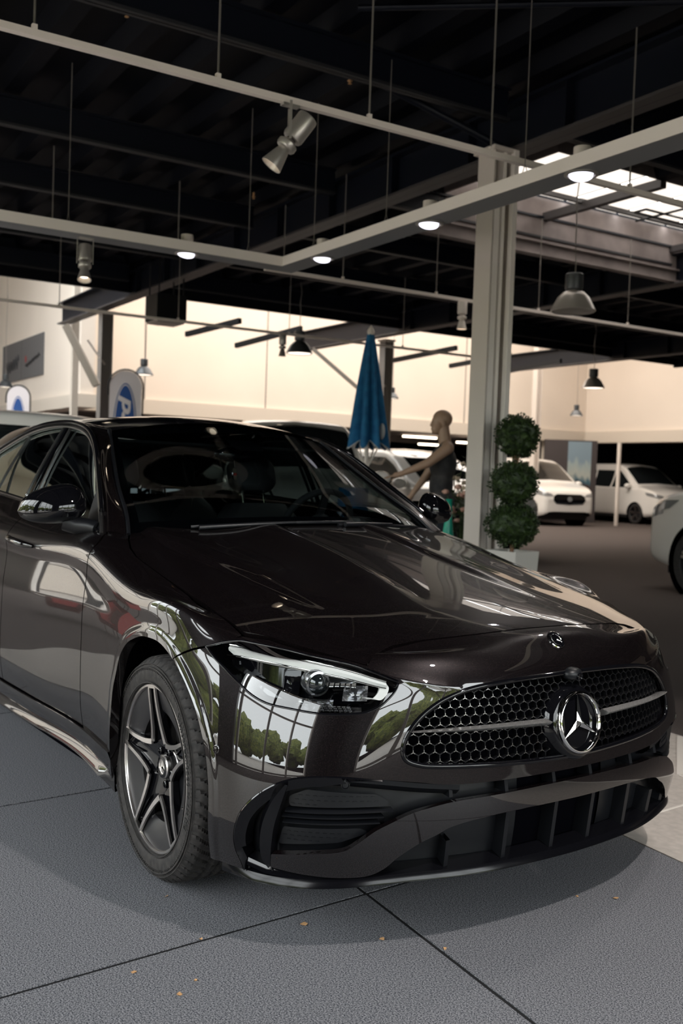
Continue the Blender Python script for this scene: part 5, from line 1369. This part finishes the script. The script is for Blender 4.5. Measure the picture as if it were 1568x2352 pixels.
    for (wx, wz) in wheels:
        for s in (-1, 1):
            MB().lathe([(wr_*1.14, 0), (wr_*1.14, -.30), (0, -.30)], 30, (wx, s*(W*.49), wz), (0, s, 0)).build('arch_liner', MT['dark'], t, None)
            ty = MB().lathe([(wr_*.70, -.20), (wr_*.92, -.22), (wr_, -.19), (wr_, -.03), (wr_*.93, -.002), (wr_*.72, -.01), (wr_*.70, -.03)], 48, (wx, s*(W*.49), wz), (0, s, 0)).build('wheel', MT['rubber'], t, 40)
            m = MB(); m.lathe([(wr_*.71, -.012), (wr_*.68, -.02), (wr_*.66, -.10), (0, -.11)], 40, (wx, s*(W*.49), wz), (0, s, 0)); m.build('rim', MT['rimdark'], ty, 40)
            m = MB(); o = Vector((wx, s*(W*.49-.02), wz))
            for k in range(5):
                a = PI/2+2*PI*k/5; dd = Vector((math.cos(a), 0, math.sin(a))); 
                for e in (-.10, .10):
                    d2 = Vector((math.cos(a+e), 0, math.sin(a+e))); m.bar(o+dd*wr_*.10-Vector((0, s*.02, 0)), o+d2*wr_*.68, wr_*.09, .02, up=(0, 1, 0))
            m.lathe([(wr_*.69, -.0), (wr_*.72, .002), (wr_*.69, -.015)], 40, o, (0, s, 0)); m.build('spokes', MT['alu'], ty, None)
    # door mirrors and door lines
    for s in (-1, 1):
        mx = style['mirror']; MB().ball((mx[0], s*(W/2+.08), mx[1]), 1, 14, 10, (.09, .13, .09)).build('door_mirror', MT[style.get('mir', 'white_car')], t, 60)
    return t
def veh_tf(x, y, deg, z=-.012): return at(x, y, z, deg)
VT = [(-2.52, .95), (-2.50, 1.55), (-2.40, 1.88), (-2.1, 1.955), (-.5, 1.975), (.35, 1.96), (.75, 1.86), (1.10, 1.62), (1.52, 1.30), (1.75, 1.215), (2.15, 1.12), (2.38, 1.03), (2.48, .93), (2.52, .80)]
VW = [[(-1.9, 1.22), (-1.9, 1.72), (-.65, 1.74), (-.65, 1.20)], [(-.58, 1.19), (-.58, 1.74), (.30, 1.73), (.30, 1.17)], [(.38, 1.17), (.38, 1.73), (.62, 1.71), (1.22, 1.33), (1.30, 1.22), (1.22, 1.17)]]
VS = [(1.52, -.78), (1.50, .0), (1.52, .78), (.80, .68), (.72, 0), (.80, -.68)]
VL = [('headlight', {'f': [(.52, .86), (.60, .93), (.93, 1.02), (.93, .93), (.80, .86)], 's': [(2.05, 1.03), (2.12, .93), (2.46, .86), (2.46, .93), (2.35, 1.0)]}, 'vlamp')]
VG = [('grille', [(0, .92), (.40, .92), (.52, .86), (.54, .74), (.44, .64), (0, .62)], 'gblack', .010), ('bumper_grille', [(0, .42), (.55, .42), (.78, .36), (.80, .22), (0, .22)], 'vblack', .012)]
vw = [(1.62, .335), (-1.48, .335)]
v1 = vehicle('van', 'white van with large black oval grille parked far back, right of the clipped tree', 'van', veh_tf(-20.27, 19.1, -11), VT, 1.98, 1.14, .24, vw, .335, VW, VS, VL, VG, {'mirror': (1.35, 1.22)})
MB().lathe([(.075, 0), (.075, .012), (0, .014)], 24, (2.535, 0, .78), (1, 0, 0)).build('oval_emblem', MT['vlamp'], v1, 40)
v2 = vehicle('van', 'white van at the far right behind the thin post, showing its side and dark windscreen', 'van', veh_tf(-20.75, 24.2, -8), VT, 1.98, 1.14, .24, vw, .335, VW, VS, VL, VG, {'mirror': (1.35, 1.22)})
v3 = vehicle('van', 'tall white van just behind the dark car, its roof showing left of the blue parasol', 'van', veh_tf(-9.40, 4.78, -24), VT, 1.98, 1.14, .24, vw, .335, VW, VS, VL, VG, {'mirror': (1.35, 1.22)})
SV = [(-2.2, .85), (-2.18, 1.10), (-2.0, 1.42), (-1.75, 1.58), (-1.2, 1.66), (-.2, 1.67), (.25, 1.60), (.62, 1.40), (1.05, 1.14), (1.30, 1.08), (1.80, 1.02), (2.08, .93), (2.18, .82), (2.2, .70)]
SW = [[(-1.65, 1.14), (-1.50, 1.44), (-.9, 1.52), (-.42, 1.53), (-.42, 1.08), (-1.0, 1.08)], [(-.36, 1.07), (-.36, 1.53), (.10, 1.52), (.40, 1.38), (.78, 1.10), (.72, 1.05)]]
SS = [(1.06, -.70), (1.02, 0), (1.06, .70), (.36, .58), (.28, 0), (.36, -.58)]
SL = [('headlight', {'f': [(.50, .74), (.62, .80), (.86, .88), (.86, .80), (.74, .73)], 's': [(1.62, .95), (1.78, .86), (2.10, .80), (2.12, .86), (1.95, .94)]}, 'vlamp')]
SG = [('grille', [(0, .74), (.46, .72), (.52, .62), (.40, .50), (0, .48)], 'gblack', .010), ('bumper_grille', [(0, .38), (.5, .38), (.70, .33), (.72, .22), (0, .22)], 'vblack', .012)]
sw = [(1.35, .335), (-1.32, .335)]
vehicle('suv', 'white sport utility car behind the mannequin, side windows and windscreen dark', 'car', veh_tf(-11.43, 8.43, 5) @ Matrix.Scale(1.04, 4), SV, 1.84, 1.02, .25, sw, .335, SW, SS, SL, SG, {'mirror': (.80, 1.10)})
vehicle('suv', 'white sport utility car behind the tail of the dark car at the left picture edge', 'car', veh_tf(-8.0, -.15, -105) @ Matrix.Scale(1.06, 4), SV, 1.84, 1.02, .25, sw, .335, SW, SS, SL, SG, {'mirror': (.80, 1.10)})
vehicle('suv', 'white sport utility car cut by the right picture edge, nose and front wheel showing', 'car', veh_tf(-3.23, 8.36, 180) @ Matrix.Diagonal((1, 1, 1.15, 1)), [(a, b*1.0) for a, b in SV], 1.86, 1.02, .25, sw, .345, SW, SS, SL, SG, {'mirror': (.80, 1.10)})

# ---------------------------------------------------------------- totem and post
t = empty('display_totem', 'dark advertising totem with a sky picture between the two far white vans', 'display', at(-20.3, 21.1, -.012, -35)); 
MB().box(-.12, .12, -.85, .80, 0, 2.62).build('totem_frame', MT['totem'], t, None)
ms_ = mat('sky_picture', (.4, .45, .45), .5); nt = ms_.node_tree; b = nt.nodes['Principled BSDF']
tc = nt.nodes.new('ShaderNodeTexCoord'); sp = nt.nodes.new('ShaderNodeSeparateXYZ'); no = nt.nodes.new('ShaderNodeTexNoise'); ad = nt.nodes.new('ShaderNodeMath'); ad.operation = 'MULTIPLY_ADD'; rp = nt.nodes.new('ShaderNodeValToRGB')
no.inputs['Scale'].default_value = 3.5; no.inputs['Detail'].default_value = 5
nt.links.new(tc.outputs['Generated'], sp.inputs[0]); nt.links.new(tc.outputs['Generated'], no.inputs['Vector']); nt.links.new(no.outputs['Fac'], ad.inputs[0]); ad.inputs[1].default_value = .5; nt.links.new(sp.outputs['Z'], ad.inputs[2]); nt.links.new(ad.outputs[0], rp.inputs[0]); nt.links.new(rp.outputs[0], b.inputs['Base Color'])
e = rp.color_ramp.elements; e[0].position = .35; e[0].color = (.03, .018, .012, 1); e[1].position = 1.2; e[1].color = (.20, .27, .32, 1)
for p_, c_ in ((.60, (.06, .035, .03, 1)), (.66, (.05, .12, .16, 1)), (.74, (.40, .42, .38, 1)), (.92, (.30, .36, .36, 1))): k = e.new(p_); k.color = c_
MB().box(.12, .125, -.12, .62, .55, 2.58).build('sky_picture_screen', ms_, t, None)
V, F = text_mesh('E', .17, .002); tf = Matrix.Translation((.124, -.52, 1.76)) @ Matrix.Rotation(PI/2, 4, 'Z') @ Matrix.Rotation(PI/2, 4, 'X'); link('totem_lettering', [tf @ v for v in V], F, MT['white_rail'], t)
V, F = text_mesh('ape', .17, .002); tf = Matrix.Translation((.124, -.36, 1.56)) @ Matrix.Rotation(PI/2, 4, 'Z') @ Matrix.Rotation(PI/2, 4, 'X'); link('totem_lettering', [tf @ v for v in V], F, MT['white_rail'], t)
tag(B(MB().tube([(-18.2, 21.0, -.012), (-18.2, 21.0, 2.5)], .06, 12), 'post', 'col', None, 60), 'thin grey post standing in front of the far right white van', 'post')
tag(B(MB().tube([(-21.8, 21.3, -.012), (-21.8, 21.3, 2.62)], .07, 12), 'post', 'cream2', None, 60), 'pale post behind the clipped tree, left of the white van with the oval grille', 'post')

# ---------------------------------------------------------------- clipped tree in a white planter
def leafball(c, r, n, sc_=(1, 1, 1), seed=1, size=.020):
    rnd = random.Random(seed); m = MB(); V, F = ico_blob(c, r*.93, sc_, 3, .10, seed); m.add(V, F)
    for _ in range(n):
        z = rnd.uniform(-1, 1); a = rnd.uniform(0, 2*PI); s = math.sqrt(1-z*z); d = Vector((s*math.cos(a), s*math.sin(a), z)); rr = r*rnd.uniform(.80, 1.06)*(1+.06*math.sin(5*a)*s)
        p = Vector((c[0]+d.x*rr*sc_[0], c[1]+d.y*rr*sc_[1], c[2]+d.z*rr*sc_[2])); t1 = (d+Vector((rnd.uniform(-.8, .8), rnd.uniform(-.8, .8), rnd.uniform(-.2, 1)))).normalized(); t2 = t1.cross(Vector((rnd.uniform(-1, 1), rnd.uniform(-1, 1), rnd.uniform(-1, 1)))).normalized()
        L = size*rnd.uniform(.7, 1.3); m.add([p, p+t1*L*.5+t2*L*.35, p+t1*L, p+t1*L*.5-t2*L*.35], [(0, 1, 2, 3)])
    return m
t = empty('topiary_tree', 'clipped box tree of three leafy balls growing beside the steel column', 'topiary', at(-3.02, 3.26, -.012))
t2 = t
leafball((.01, .01, 1.59), .160, 2300, (1, 1, 1.0), 3).build('leaf_ball', MT['leaf'], t, None)
leafball((0, 0, 1.225), .178, 2600, (1.0, 1.0, .93), 4).build('leaf_ball', MT['leaf'], t, None)
leafball((0, 0, .90), .194, 2900, (1.0, 1.0, .88), 5).build('leaf_ball', MT['leaf'], t, None)
m = MB(); m.tube([(0, 0, .66), (.01, 0, .9), (-.01, .01, 1.25), (.01, 0, 1.6)], .016, 8); m.tube([(.02, .02, .85), (.04, .03, 1.06), (.05, .02, 1.2)], .007, 6); m.tube([(-.03, 0, .95), (-.035, .01, 1.05), (-.04, 0, 1.15)], .007, 6); m.tube([(.02, .0, 1.35), (.045, .0, 1.45), (.05, .01, 1.58)], .006, 6); m.tube([(-.02, .0, 1.35), (-.035, .0, 1.45), (-.04, .01, 1.55)], .006, 6)
m.build('stems', MT['bark'], t, 60)
t = empty('planter', 'square white planter carrying the clipped box tree', 'planter', at(-3.02, 3.26, -.012, 12) @ Matrix.Diagonal((.80, .80, 1, 1)))
m = MB(); m.add([(-.15, -.15, 0), (.15, -.15, 0), (.15, .15, 0), (-.15, .15, 0), (-.19, -.19, .70), (.19, -.19, .70), (.19, .19, .70), (-.19, .19, .70), (-.165, -.165, .70), (.165, -.165, .70), (.165, .165, .70), (-.165, .165, .70), (-.16, -.16, .64), (.16, -.16, .64), (.16, .16, .64), (-.16, .16, .64)],
    [(0, 3, 2, 1)]+[(i, (i+1) % 4, 4+(i+1) % 4, 4+i) for i in range(4)]+[(4+i, 4+(i+1) % 4, 8+(i+1) % 4, 8+i) for i in range(4)]+[(8+i, 8+(i+1) % 4, 12+(i+1) % 4, 12+i) for i in range(4)])
m.build('tapered_pot', MT['whitepot'], t, None); MB().box(-.16, .16, -.16, .16, .60, .645).build('soil', MT['dark'], t, None)

# ---------------------------------------------------------------- closed blue parasol
t = empty('parasol', 'closed blue parasol with pale hem standing upright behind the windscreen', 'parasol', at(-5.75, 3.67, -.012))
MB().tube([(0, 0, 0), (0, 0, 2.74)], .022, 12).build('pole', MT['white_rail'], t, 60)
MB().lathe([(.26, 0), (.26, .07), (.05, .10), (.045, .42), (0, .42)], 24).build('stand', MT['col'], t, 40)
V = []; nz, na = 30, 96
hemz = []
for i in range(nz+1):
    s = i/nz; R0 = .035+.185*s**.92
    for j in range(na):
        a = 2*PI*j/na; fold = .5+.5*math.cos(8*a+.6*math.sin(3*a)); depth = .10+.42*min(1, s*1.3)
        r = R0*(1-depth*(1-fold)**1.3)*(1+.10*math.sin(a+1.0)*s); z = 2.70-1.14*s-(.045*s**6)*(fold-.5)*2
        V.append((r*math.cos(a), r*math.sin(a)*1.05, z))
F = [(i*na+j, i*na+(j+1) % na, (i+1)*na+(j+1) % na, (i+1)*na+j) for i in range(nz) for j in range(na)]
can = link('folded_canopy', V, F, MT['blue'], t, 70)
MB().tube(V[nz*na:], .006, 6, closed=True).build('hem', MT['hem'], can, 60)
MB().lathe([(.036, 2.69), (.040, 2.73), (.025, 2.76), (.0, 2.79)], 16).build('finial', MT['white_rail'], t, 40)
MB().ball((.165, .07, 1.70), 1, 10, 8, (.05, .02, .085)).build('hem_tag', MT['hem'], can, 60)
m = MB()
for k in range(4): a = k*PI/2+.4; m.tube([(0, 0, 1.30), (.13*math.cos(a), .13*math.sin(a), 1.52)], .008, 6)
m.build('ribs', MT['white_rail'], t, 60)
t = empty('blue_barrel', 'upright blue drum seen through the windscreen below the closed parasol', 'drum', at(-5.40, 3.30, -.012))
MB().lathe([(.15, 0), (.15, 1.10), (.14, 1.12), (.0, 1.12)], 32).build('drum', MT['blue'], t, 40); MB().lathe([(.153, .35), (.158, .36), (.153, .37)], 32).build('hoop', MT['blue'], t, 40)

# ---------------------------------------------------------------- white flags with a blue oval
def flag(label, x, y, deg, h, wd, letters):
    t = empty('beach_flag', label, 'flag', at(x, y, -.012, deg)); MB().tube([(wd/2+.02, 0, 0), (wd/2+.02, 0, h-wd/2)]+[((wd/2+.02)*math.cos(a), 0, h-wd/2+(wd/2+.02)*math.sin(a)) for a in np.linspace(0, PI*.98, 14)[1:]]+[(-wd/2-.02, 0, h-wd*.78)], .014, 8).build('curved_pole', MT['mblack'], t, 60)
    m = MB(); pts = [(-wd/2, .25), (wd/2*.9, .25), (wd/2*1.0, h*.5), (wd/2, h-wd/2)]+[(wd/2*math.cos(a), h-wd/2+wd/2*math.sin(a)) for a in np.linspace(0, PI, 16)[1:]]
    n = len(pts); m.add([(p[0], -.004, p[1]) for p in pts]+[(p[0], .004, p[1]) for p in pts], [tuple(range(n)), tuple(range(n, 2*n))[::-1]]+[(i, n+i, n+(i+1) % n, (i+1) % n) for i in range(n)]); c = m.build('flag_cloth', MT['flagw'], t, None)
    zc = h-.96; 
    for s in (-1, 1):
        for (ra, rb, mt, o) in ((.180, .76, 'flagb', .006), (.166, .74, 'flagw', .007), (.150, .72, 'flagb', .008)):
            m = MB(); q = [(ra*math.cos(a)*wd/.49, s*o, zc+rb*math.sin(a)) for a in np.linspace(0, 2*PI, 48)[:-1]]; m.add(q, [tuple(range(47))[::s]]); m.build('printed_oval', MT[mt], c, None)
        V, F = text_mesh(letters, .25*wd/.49, .0006, .25, .010); tf = Matrix.Translation((0, s*.0095, zc)) @ (Matrix.Rotation(PI, 4, 'Z') if s > 0 else Matrix.Identity(4)) @ Matrix.Rotation(PI/2, 4, 'X') @ Matrix.Rotation(PI/2, 4, 'Z') @ Matrix.Scale(1.9, 4, (1, 0, 0)); link('script_letters', [tf @ v for v in V], F, MT['flagw'], c)
    MB().lathe([(.22, 0), (.22, .04), (.03, .06), (0, .06)], 20, (wd/2+.02, 0, 0)).build('flag_base', MT['mblack'], t, 40)
    return t
flag('larger white arched flag with blue oval and white script, in front of the left column', -12.69, 3.54, 60, 2.80, .52, 'Ford')
flag('smaller white arched flag with blue oval at the left picture edge', -17.7, 3.08, 62, 2.80, .44, 'Ford')

# ---------------------------------------------------------------- mannequin
def capsules(parts, voxel, name, mt, parent, smooth=6):
    m = MB()
    for p in parts:
        if len(p) == 3 and hasattr(p[2], '__len__'): m.ball(p[0], 1, 20, 14, p[2])
        else:
            a, b, ra, rb = Vector(p[0]), Vector(p[1]), p[2], p[3]; n = 8
            k = 10; L = (b-a); pts = [a-L.normalized()*ra*math.cos(q) for q in (0.25, .7, 1.1)]+[a+L*i/n for i in range(n+1)]+[b+L.normalized()*rb*math.cos(q) for q in (1.1, .7, .25)]
            rs = [ra*math.sin(q) for q in (.25, .7, 1.1)]+[ra+(rb-ra)*i/n for i in range(n+1)]+[rb*math.sin(q) for q in (1.1, .7, .25)]
            m.tube(pts, rs, 14)
    o = m.build(name, mt, parent, 180)
    r = o.modifiers.new('union', 'REMESH'); r.mode = 'VOXEL'; r.voxel_size = voxel; r.use_smooth_shade = True
    s = o.modifiers.new('soften', 'SMOOTH'); s.factor = .5; s.iterations = smooth
    return o
# local axes: +x is where the figure looks (to the left of the picture), +y its left, seen from its left-hand side
hd = math.degrees(math.atan2(3.32-3.70, -4.84+4.62))
man = empty('mannequin', 'bald mannequin in a charcoal sleeveless top with one arm stretched forward', 'mannequin', at(-4.60, 3.74, -.012, -122))
H0 = 1.885
P = []
# head: skull, face, jaw, nose, lips, ears, neck
P += [((-.010, 0, H0-.085), 0, (.094, .075, .085)), ((.030, 0, H0-.125), 0, (.064, .062, .085)), ((.048, 0, H0-.185), 0, (.042, .044, .050)), ((.070, 0, H0-.215), 0, (.018, .022, .018))]
P += [((.088, 0, H0-.118), (.099, 0, H0-.148), .008, .011), ((.086, 0, H0-.178), 0, (.012, .024, .007)), ((.084, 0, H0-.190), 0, (.012, .022, .008)), ((.078, -.03, H0-.098), (.078, .03, H0-.098), .012, .012)]
for s in (-1, 1): P += [((-.015, s*.076, H0-.135), 0, (.020, .008, .032)), ((.074, s*.032, H0-.115), 0, (.012, .014, .008))]
P += [((-.022, 0, H0-.16), (-.045, 0, H0-.34), .053, .062)]
# trunk
P += [((-.05, -.14, 1.53), (-.05, .14, 1.53), .062, .062), ((-.03, 0, 1.38), 0, (.115, .165, .17)), ((-.02, 0, 1.16), 0, (.095, .140, .15)), ((-.03, 0, 1.00), 0, (.115, .165, .12))]
# left arm (towards the camera) stretched forward and down
P += [((-.05, .185, 1.52), (.135, .215, 1.375), .056, .043), ((.135, .215, 1.375), (.36, .20, 1.275), .042, .027), ((.36, .20, 1.275), (.42, .195, 1.255), .026, .028)]
for k, (dy, L) in enumerate(((-.026, .080), (-.009, .092), (.009, .088), (.025, .070))):
    P += [((.43, .195+dy*.8, 1.250), (.43+L*.55, .195+dy, 1.243), .0095, .009), ((.43+L*.55, .195+dy, 1.243), (.43+L, .195+dy*1.1, 1.226), .0085, .007)]
P += [((.40, .168, 1.250), (.43, .150, 1.228), .011, .010), ((.43, .150, 1.228), (.455, .148, 1.212), .009, .008)]
# right arm lower, half hidden
P += [((-.04, -.185, 1.51), (.10, -.20, 1.27), .054, .042), ((.10, -.20, 1.27), (.23, -.18, 1.09), .040, .026), ((.23, -.18, 1.09), (.262, -.175, 1.04), .025, .028)]
for k, (dy, L) in enumerate(((-.024, .075), (-.008, .085), (.009, .082), (.024, .066))):
    P += [((.268, -.175+dy*.8, 1.03), (.268+L*.25, -.175+dy, 1.03-L*.5), .0095, .009), ((.268+L*.25, -.175+dy, 1.03-L*.5), (.268+L*.10, -.175+dy, 1.03-L), .0085, .007)]
P += [((.262, -.150, 1.04), (.285, -.135, 1.0), .011, .009)]
# legs and feet
for s in (-1, 1): P += [((-.03, s*.085, .95), (-.01, s*.095, .50), .085, .055), ((-.01, s*.095, .50), (-.04, s*.095, .09), .052, .036), ((-.06, s*.095, .045), (.13, s*.105, .030), .036, .026)]
body = capsules(P, .0065, 'body', MT['skin'], man, 4)
T = [((-.05, -.125, 1.525), (-.05, .125, 1.525), .068, .068), ((-.03, 0, 1.38), 0, (.130, .180, .185)), ((-.02, 0, 1.18), 0, (.115, .165, .17)), ((-.025, 0, 1.05), 0, (.130, .180, .10)), ((-.03, -.08, 1.45), (-.03, .08, 1.45), .095, .095)]
top = capsules(T, .009, 'sleeveless_top', MT['shirt'], man, 5)
T = [((-.03, 0, .99), 0, (.128, .178, .12))]
for s in (-1, 1): T += [((-.03, s*.088, .95), (-.01, s*.098, .50), .100, .075), ((-.01, s*.098, .50), (-.04, s*.098, .10), .072, .058)]
capsules(T, .010, 'trousers', MT['jeans'], man, 4)
MB().lathe([(.20, 0), (.20, .010), (0, .012)], 32, (0, 0, 0)).build('base_plate', MT['dchrome'], man, 40)

# ---------------------------------------------------------------- flowers, green bottle
def bouquet(nm, label, x, y, zpot, ztop, spread, col, seed, n=16, dark=False):
    rnd = random.Random(seed); t = empty(nm, label, 'flowers', at(x, y, -.012))
    MB().lathe([(.05, 0), (.10, .02), (.13, zpot*.5), (.09, zpot*.95), (.10, zpot), (.085, zpot), (.0, zpot-.05)], 24).build('floor_vase', MT['gblack'], t, 60)
    m = MB(); ml = MB(); mf = []
    for k in range(n):
        a = rnd.uniform(0, 2*PI); r = spread*math.sqrt(rnd.random()); z = zpot+(ztop-zpot)*rnd.uniform(.25, 1); p = Vector((r*math.cos(a), r*math.sin(a), z))
        m.tube([(0, 0, zpot-.05), (p.x*.4, p.y*.4, (zpot+z)/2), tuple(p)], .004, 5)
        fm = MB()
        for q in range(3):
            fm.add(*ico_blob((p.x, p.y, p.z+.004*q), .030-.006*q, (1, 1, .7), 2, .30, seed*50+k*3+q))
        mf.append(fm)
        for q in range(7):
            aa = rnd.uniform(0, 2*PI); o = p*rnd.uniform(.5, 1)+Vector((0, 0, zpot*.3)) if False else Vector((p.x*rnd.uniform(.4, 1.1), p.y*rnd.uniform(.4, 1.1), zpot+(z-zpot)*rnd.uniform(.2, 1))); d = Vector((math.cos(aa), math.sin(aa), rnd.uniform(-.2, .7))).normalized(); s = d.cross(Vector((0, 0, 1))).normalized(); L = rnd.uniform(.05, .10)
            ml.add([o, o+d*L*.5+s*L*.25, o+d*L, o+d*L*.5-s*L*.25], [(0, 1, 2, 3)])
    m.build('stalks', MT['leaf'], t, 60); ml.build('leaves', MT['leaf'], t, None)
    for fm in mf: fm.build('blossom', MT[col], t, 60)
bouquet('flower_arrangement', 'pink and cream flowers in a dark vase between mannequin and steel column', -3.95, 3.50, .72, 1.20, .17, 'flower2', 5, 18)
bouquet('flower_arrangement', 'cream roses with dark leaves above the wing of the dark car, by the mannequin hand', -5.05, 4.3, .95, 1.50, .20, 'flower1', 9, 14)
t = empty('green_bottle', 'tall green glazed bottle standing beside the mannequin legs', 'bottle', at(-3.85, 3.28, -.012)); MB().lathe([(.0, .35), (.055, .35), (.075, .45), (.065, .65), (.032, .90), (.026, 1.06), (.032, 1.07), (.0, 1.07)], 24).build('bottle_body', MT['green_glass'], t, 60)
MB().lathe([(.09, 0), (.09, .35), (0, .35)], 24).build('pedestal', MT['gblack'], t, 40)

# ---------------------------------------------------------------- small things
t = empty('air_freshener', 'small round hanging disc with red stripe behind the windscreen of the dark car', 'air freshener'); q = Vector((-1.05, -.03, 1.215)); n_ = Vector((.75, .65, .1)).normalized()
MB().lathe([(0, -.002), (.026, -.002), (.026, .002), (0, .002)], 28, q, n_).build('disc', MT['gblack'], t, 30); MB().lathe([(.0235, .0022), (.0265, .0022), (.0265, -.0022), (.0235, -.0022)], 28, q, n_).build('rim_ring', MT['dchrome'], t, 30); MB().obox(q+n_*.0025, (-.65, .75, 0), n_, (0, 0, 1), .018, .0006, .005).build('red_print', MT['red'], t, None); MB().tube([q+Vector((0, 0, .03)), (-1.11, .0, 1.275)], .0012, 5).build('cord', MT['cable'], t, 60)
spots_ = [(.489, -.652, .010), (.671, -.522, .007), (.799, -.416, .006), (.486, -1.148, .007), (.637, -1.101, .008), (.137, -.89, .005), (.834, .231, .008), (.419, -.93, .005), (.763, .143, .005), (.6, -1.04, .004)]
where = ['below the middle of the bumper, the largest and flattest', 'just right of the largest crumb, ahead of the bumper', 'lying on the tile joint ahead of the grille', 'on the lower left tile above a second crumb', 'on the lower left tile near its middle, the lowest one', 'behind the front wheel contact, left of it', 'ahead of the right end of the bumper', 'left of the long tile joint, ahead of the front tyre', 'beside the shadow edge ahead of the emblem', 'tiny one right beside the lowest crumb']
for (x, y, s), wh in zip(spots_, where):
    m = MB(); V = []; rnd = random.Random(int(x*1000)); k = 7
    V = [(x+s*rnd.uniform(.4, 1.1)*math.cos(2*PI*i/k), y+s*rnd.uniform(.5, 1.4)*math.sin(2*PI*i/k), .001+rnd.uniform(0, .004)) for i in range(k)]
    m.add(V, [tuple(range(k))]); m.add([(v[0], v[1], v[2]-.001) for v in V], [tuple(range(k))[::-1]]); tag(m.build('dry_leaf_crumb', MT['leafdry'], None, None), 'small tan leaf crumb '+wh, 'leaf crumb', 'leaf crumbs on the dark tiles')

# red armchair beside the car, outside the frame: it shows as a mirrored patch in the door
t = empty('armchair', 'red armchair on black legs standing by the glazed front, mirrored in the car door', 'chair', Matrix.Translation((-5.3, -3.0, -.012)) @ Matrix.Rotation(math.radians(60), 4, 'Z') @ Matrix.Scale(.55, 4))
m = MB(); m.box(-.30, .30, -.30, .30, .30, .46); m.build('seat', MT['red'], t, None); MB().box(-.34, -.22, -.32, .32, .40, .86).build('backrest', MT['red'], t, None)
for s in (-1, 1):
    MB().box(-.30, .28, s*.33-.05, s*.33+.05, .28, .62).build('armrest', MT['red'], t, None)
    for x in (-.25, .25): MB().tube([(x, s*.28, 0), (x, s*.26, .31)], .016, 8).build('leg', MT['mblack'], t, 60)
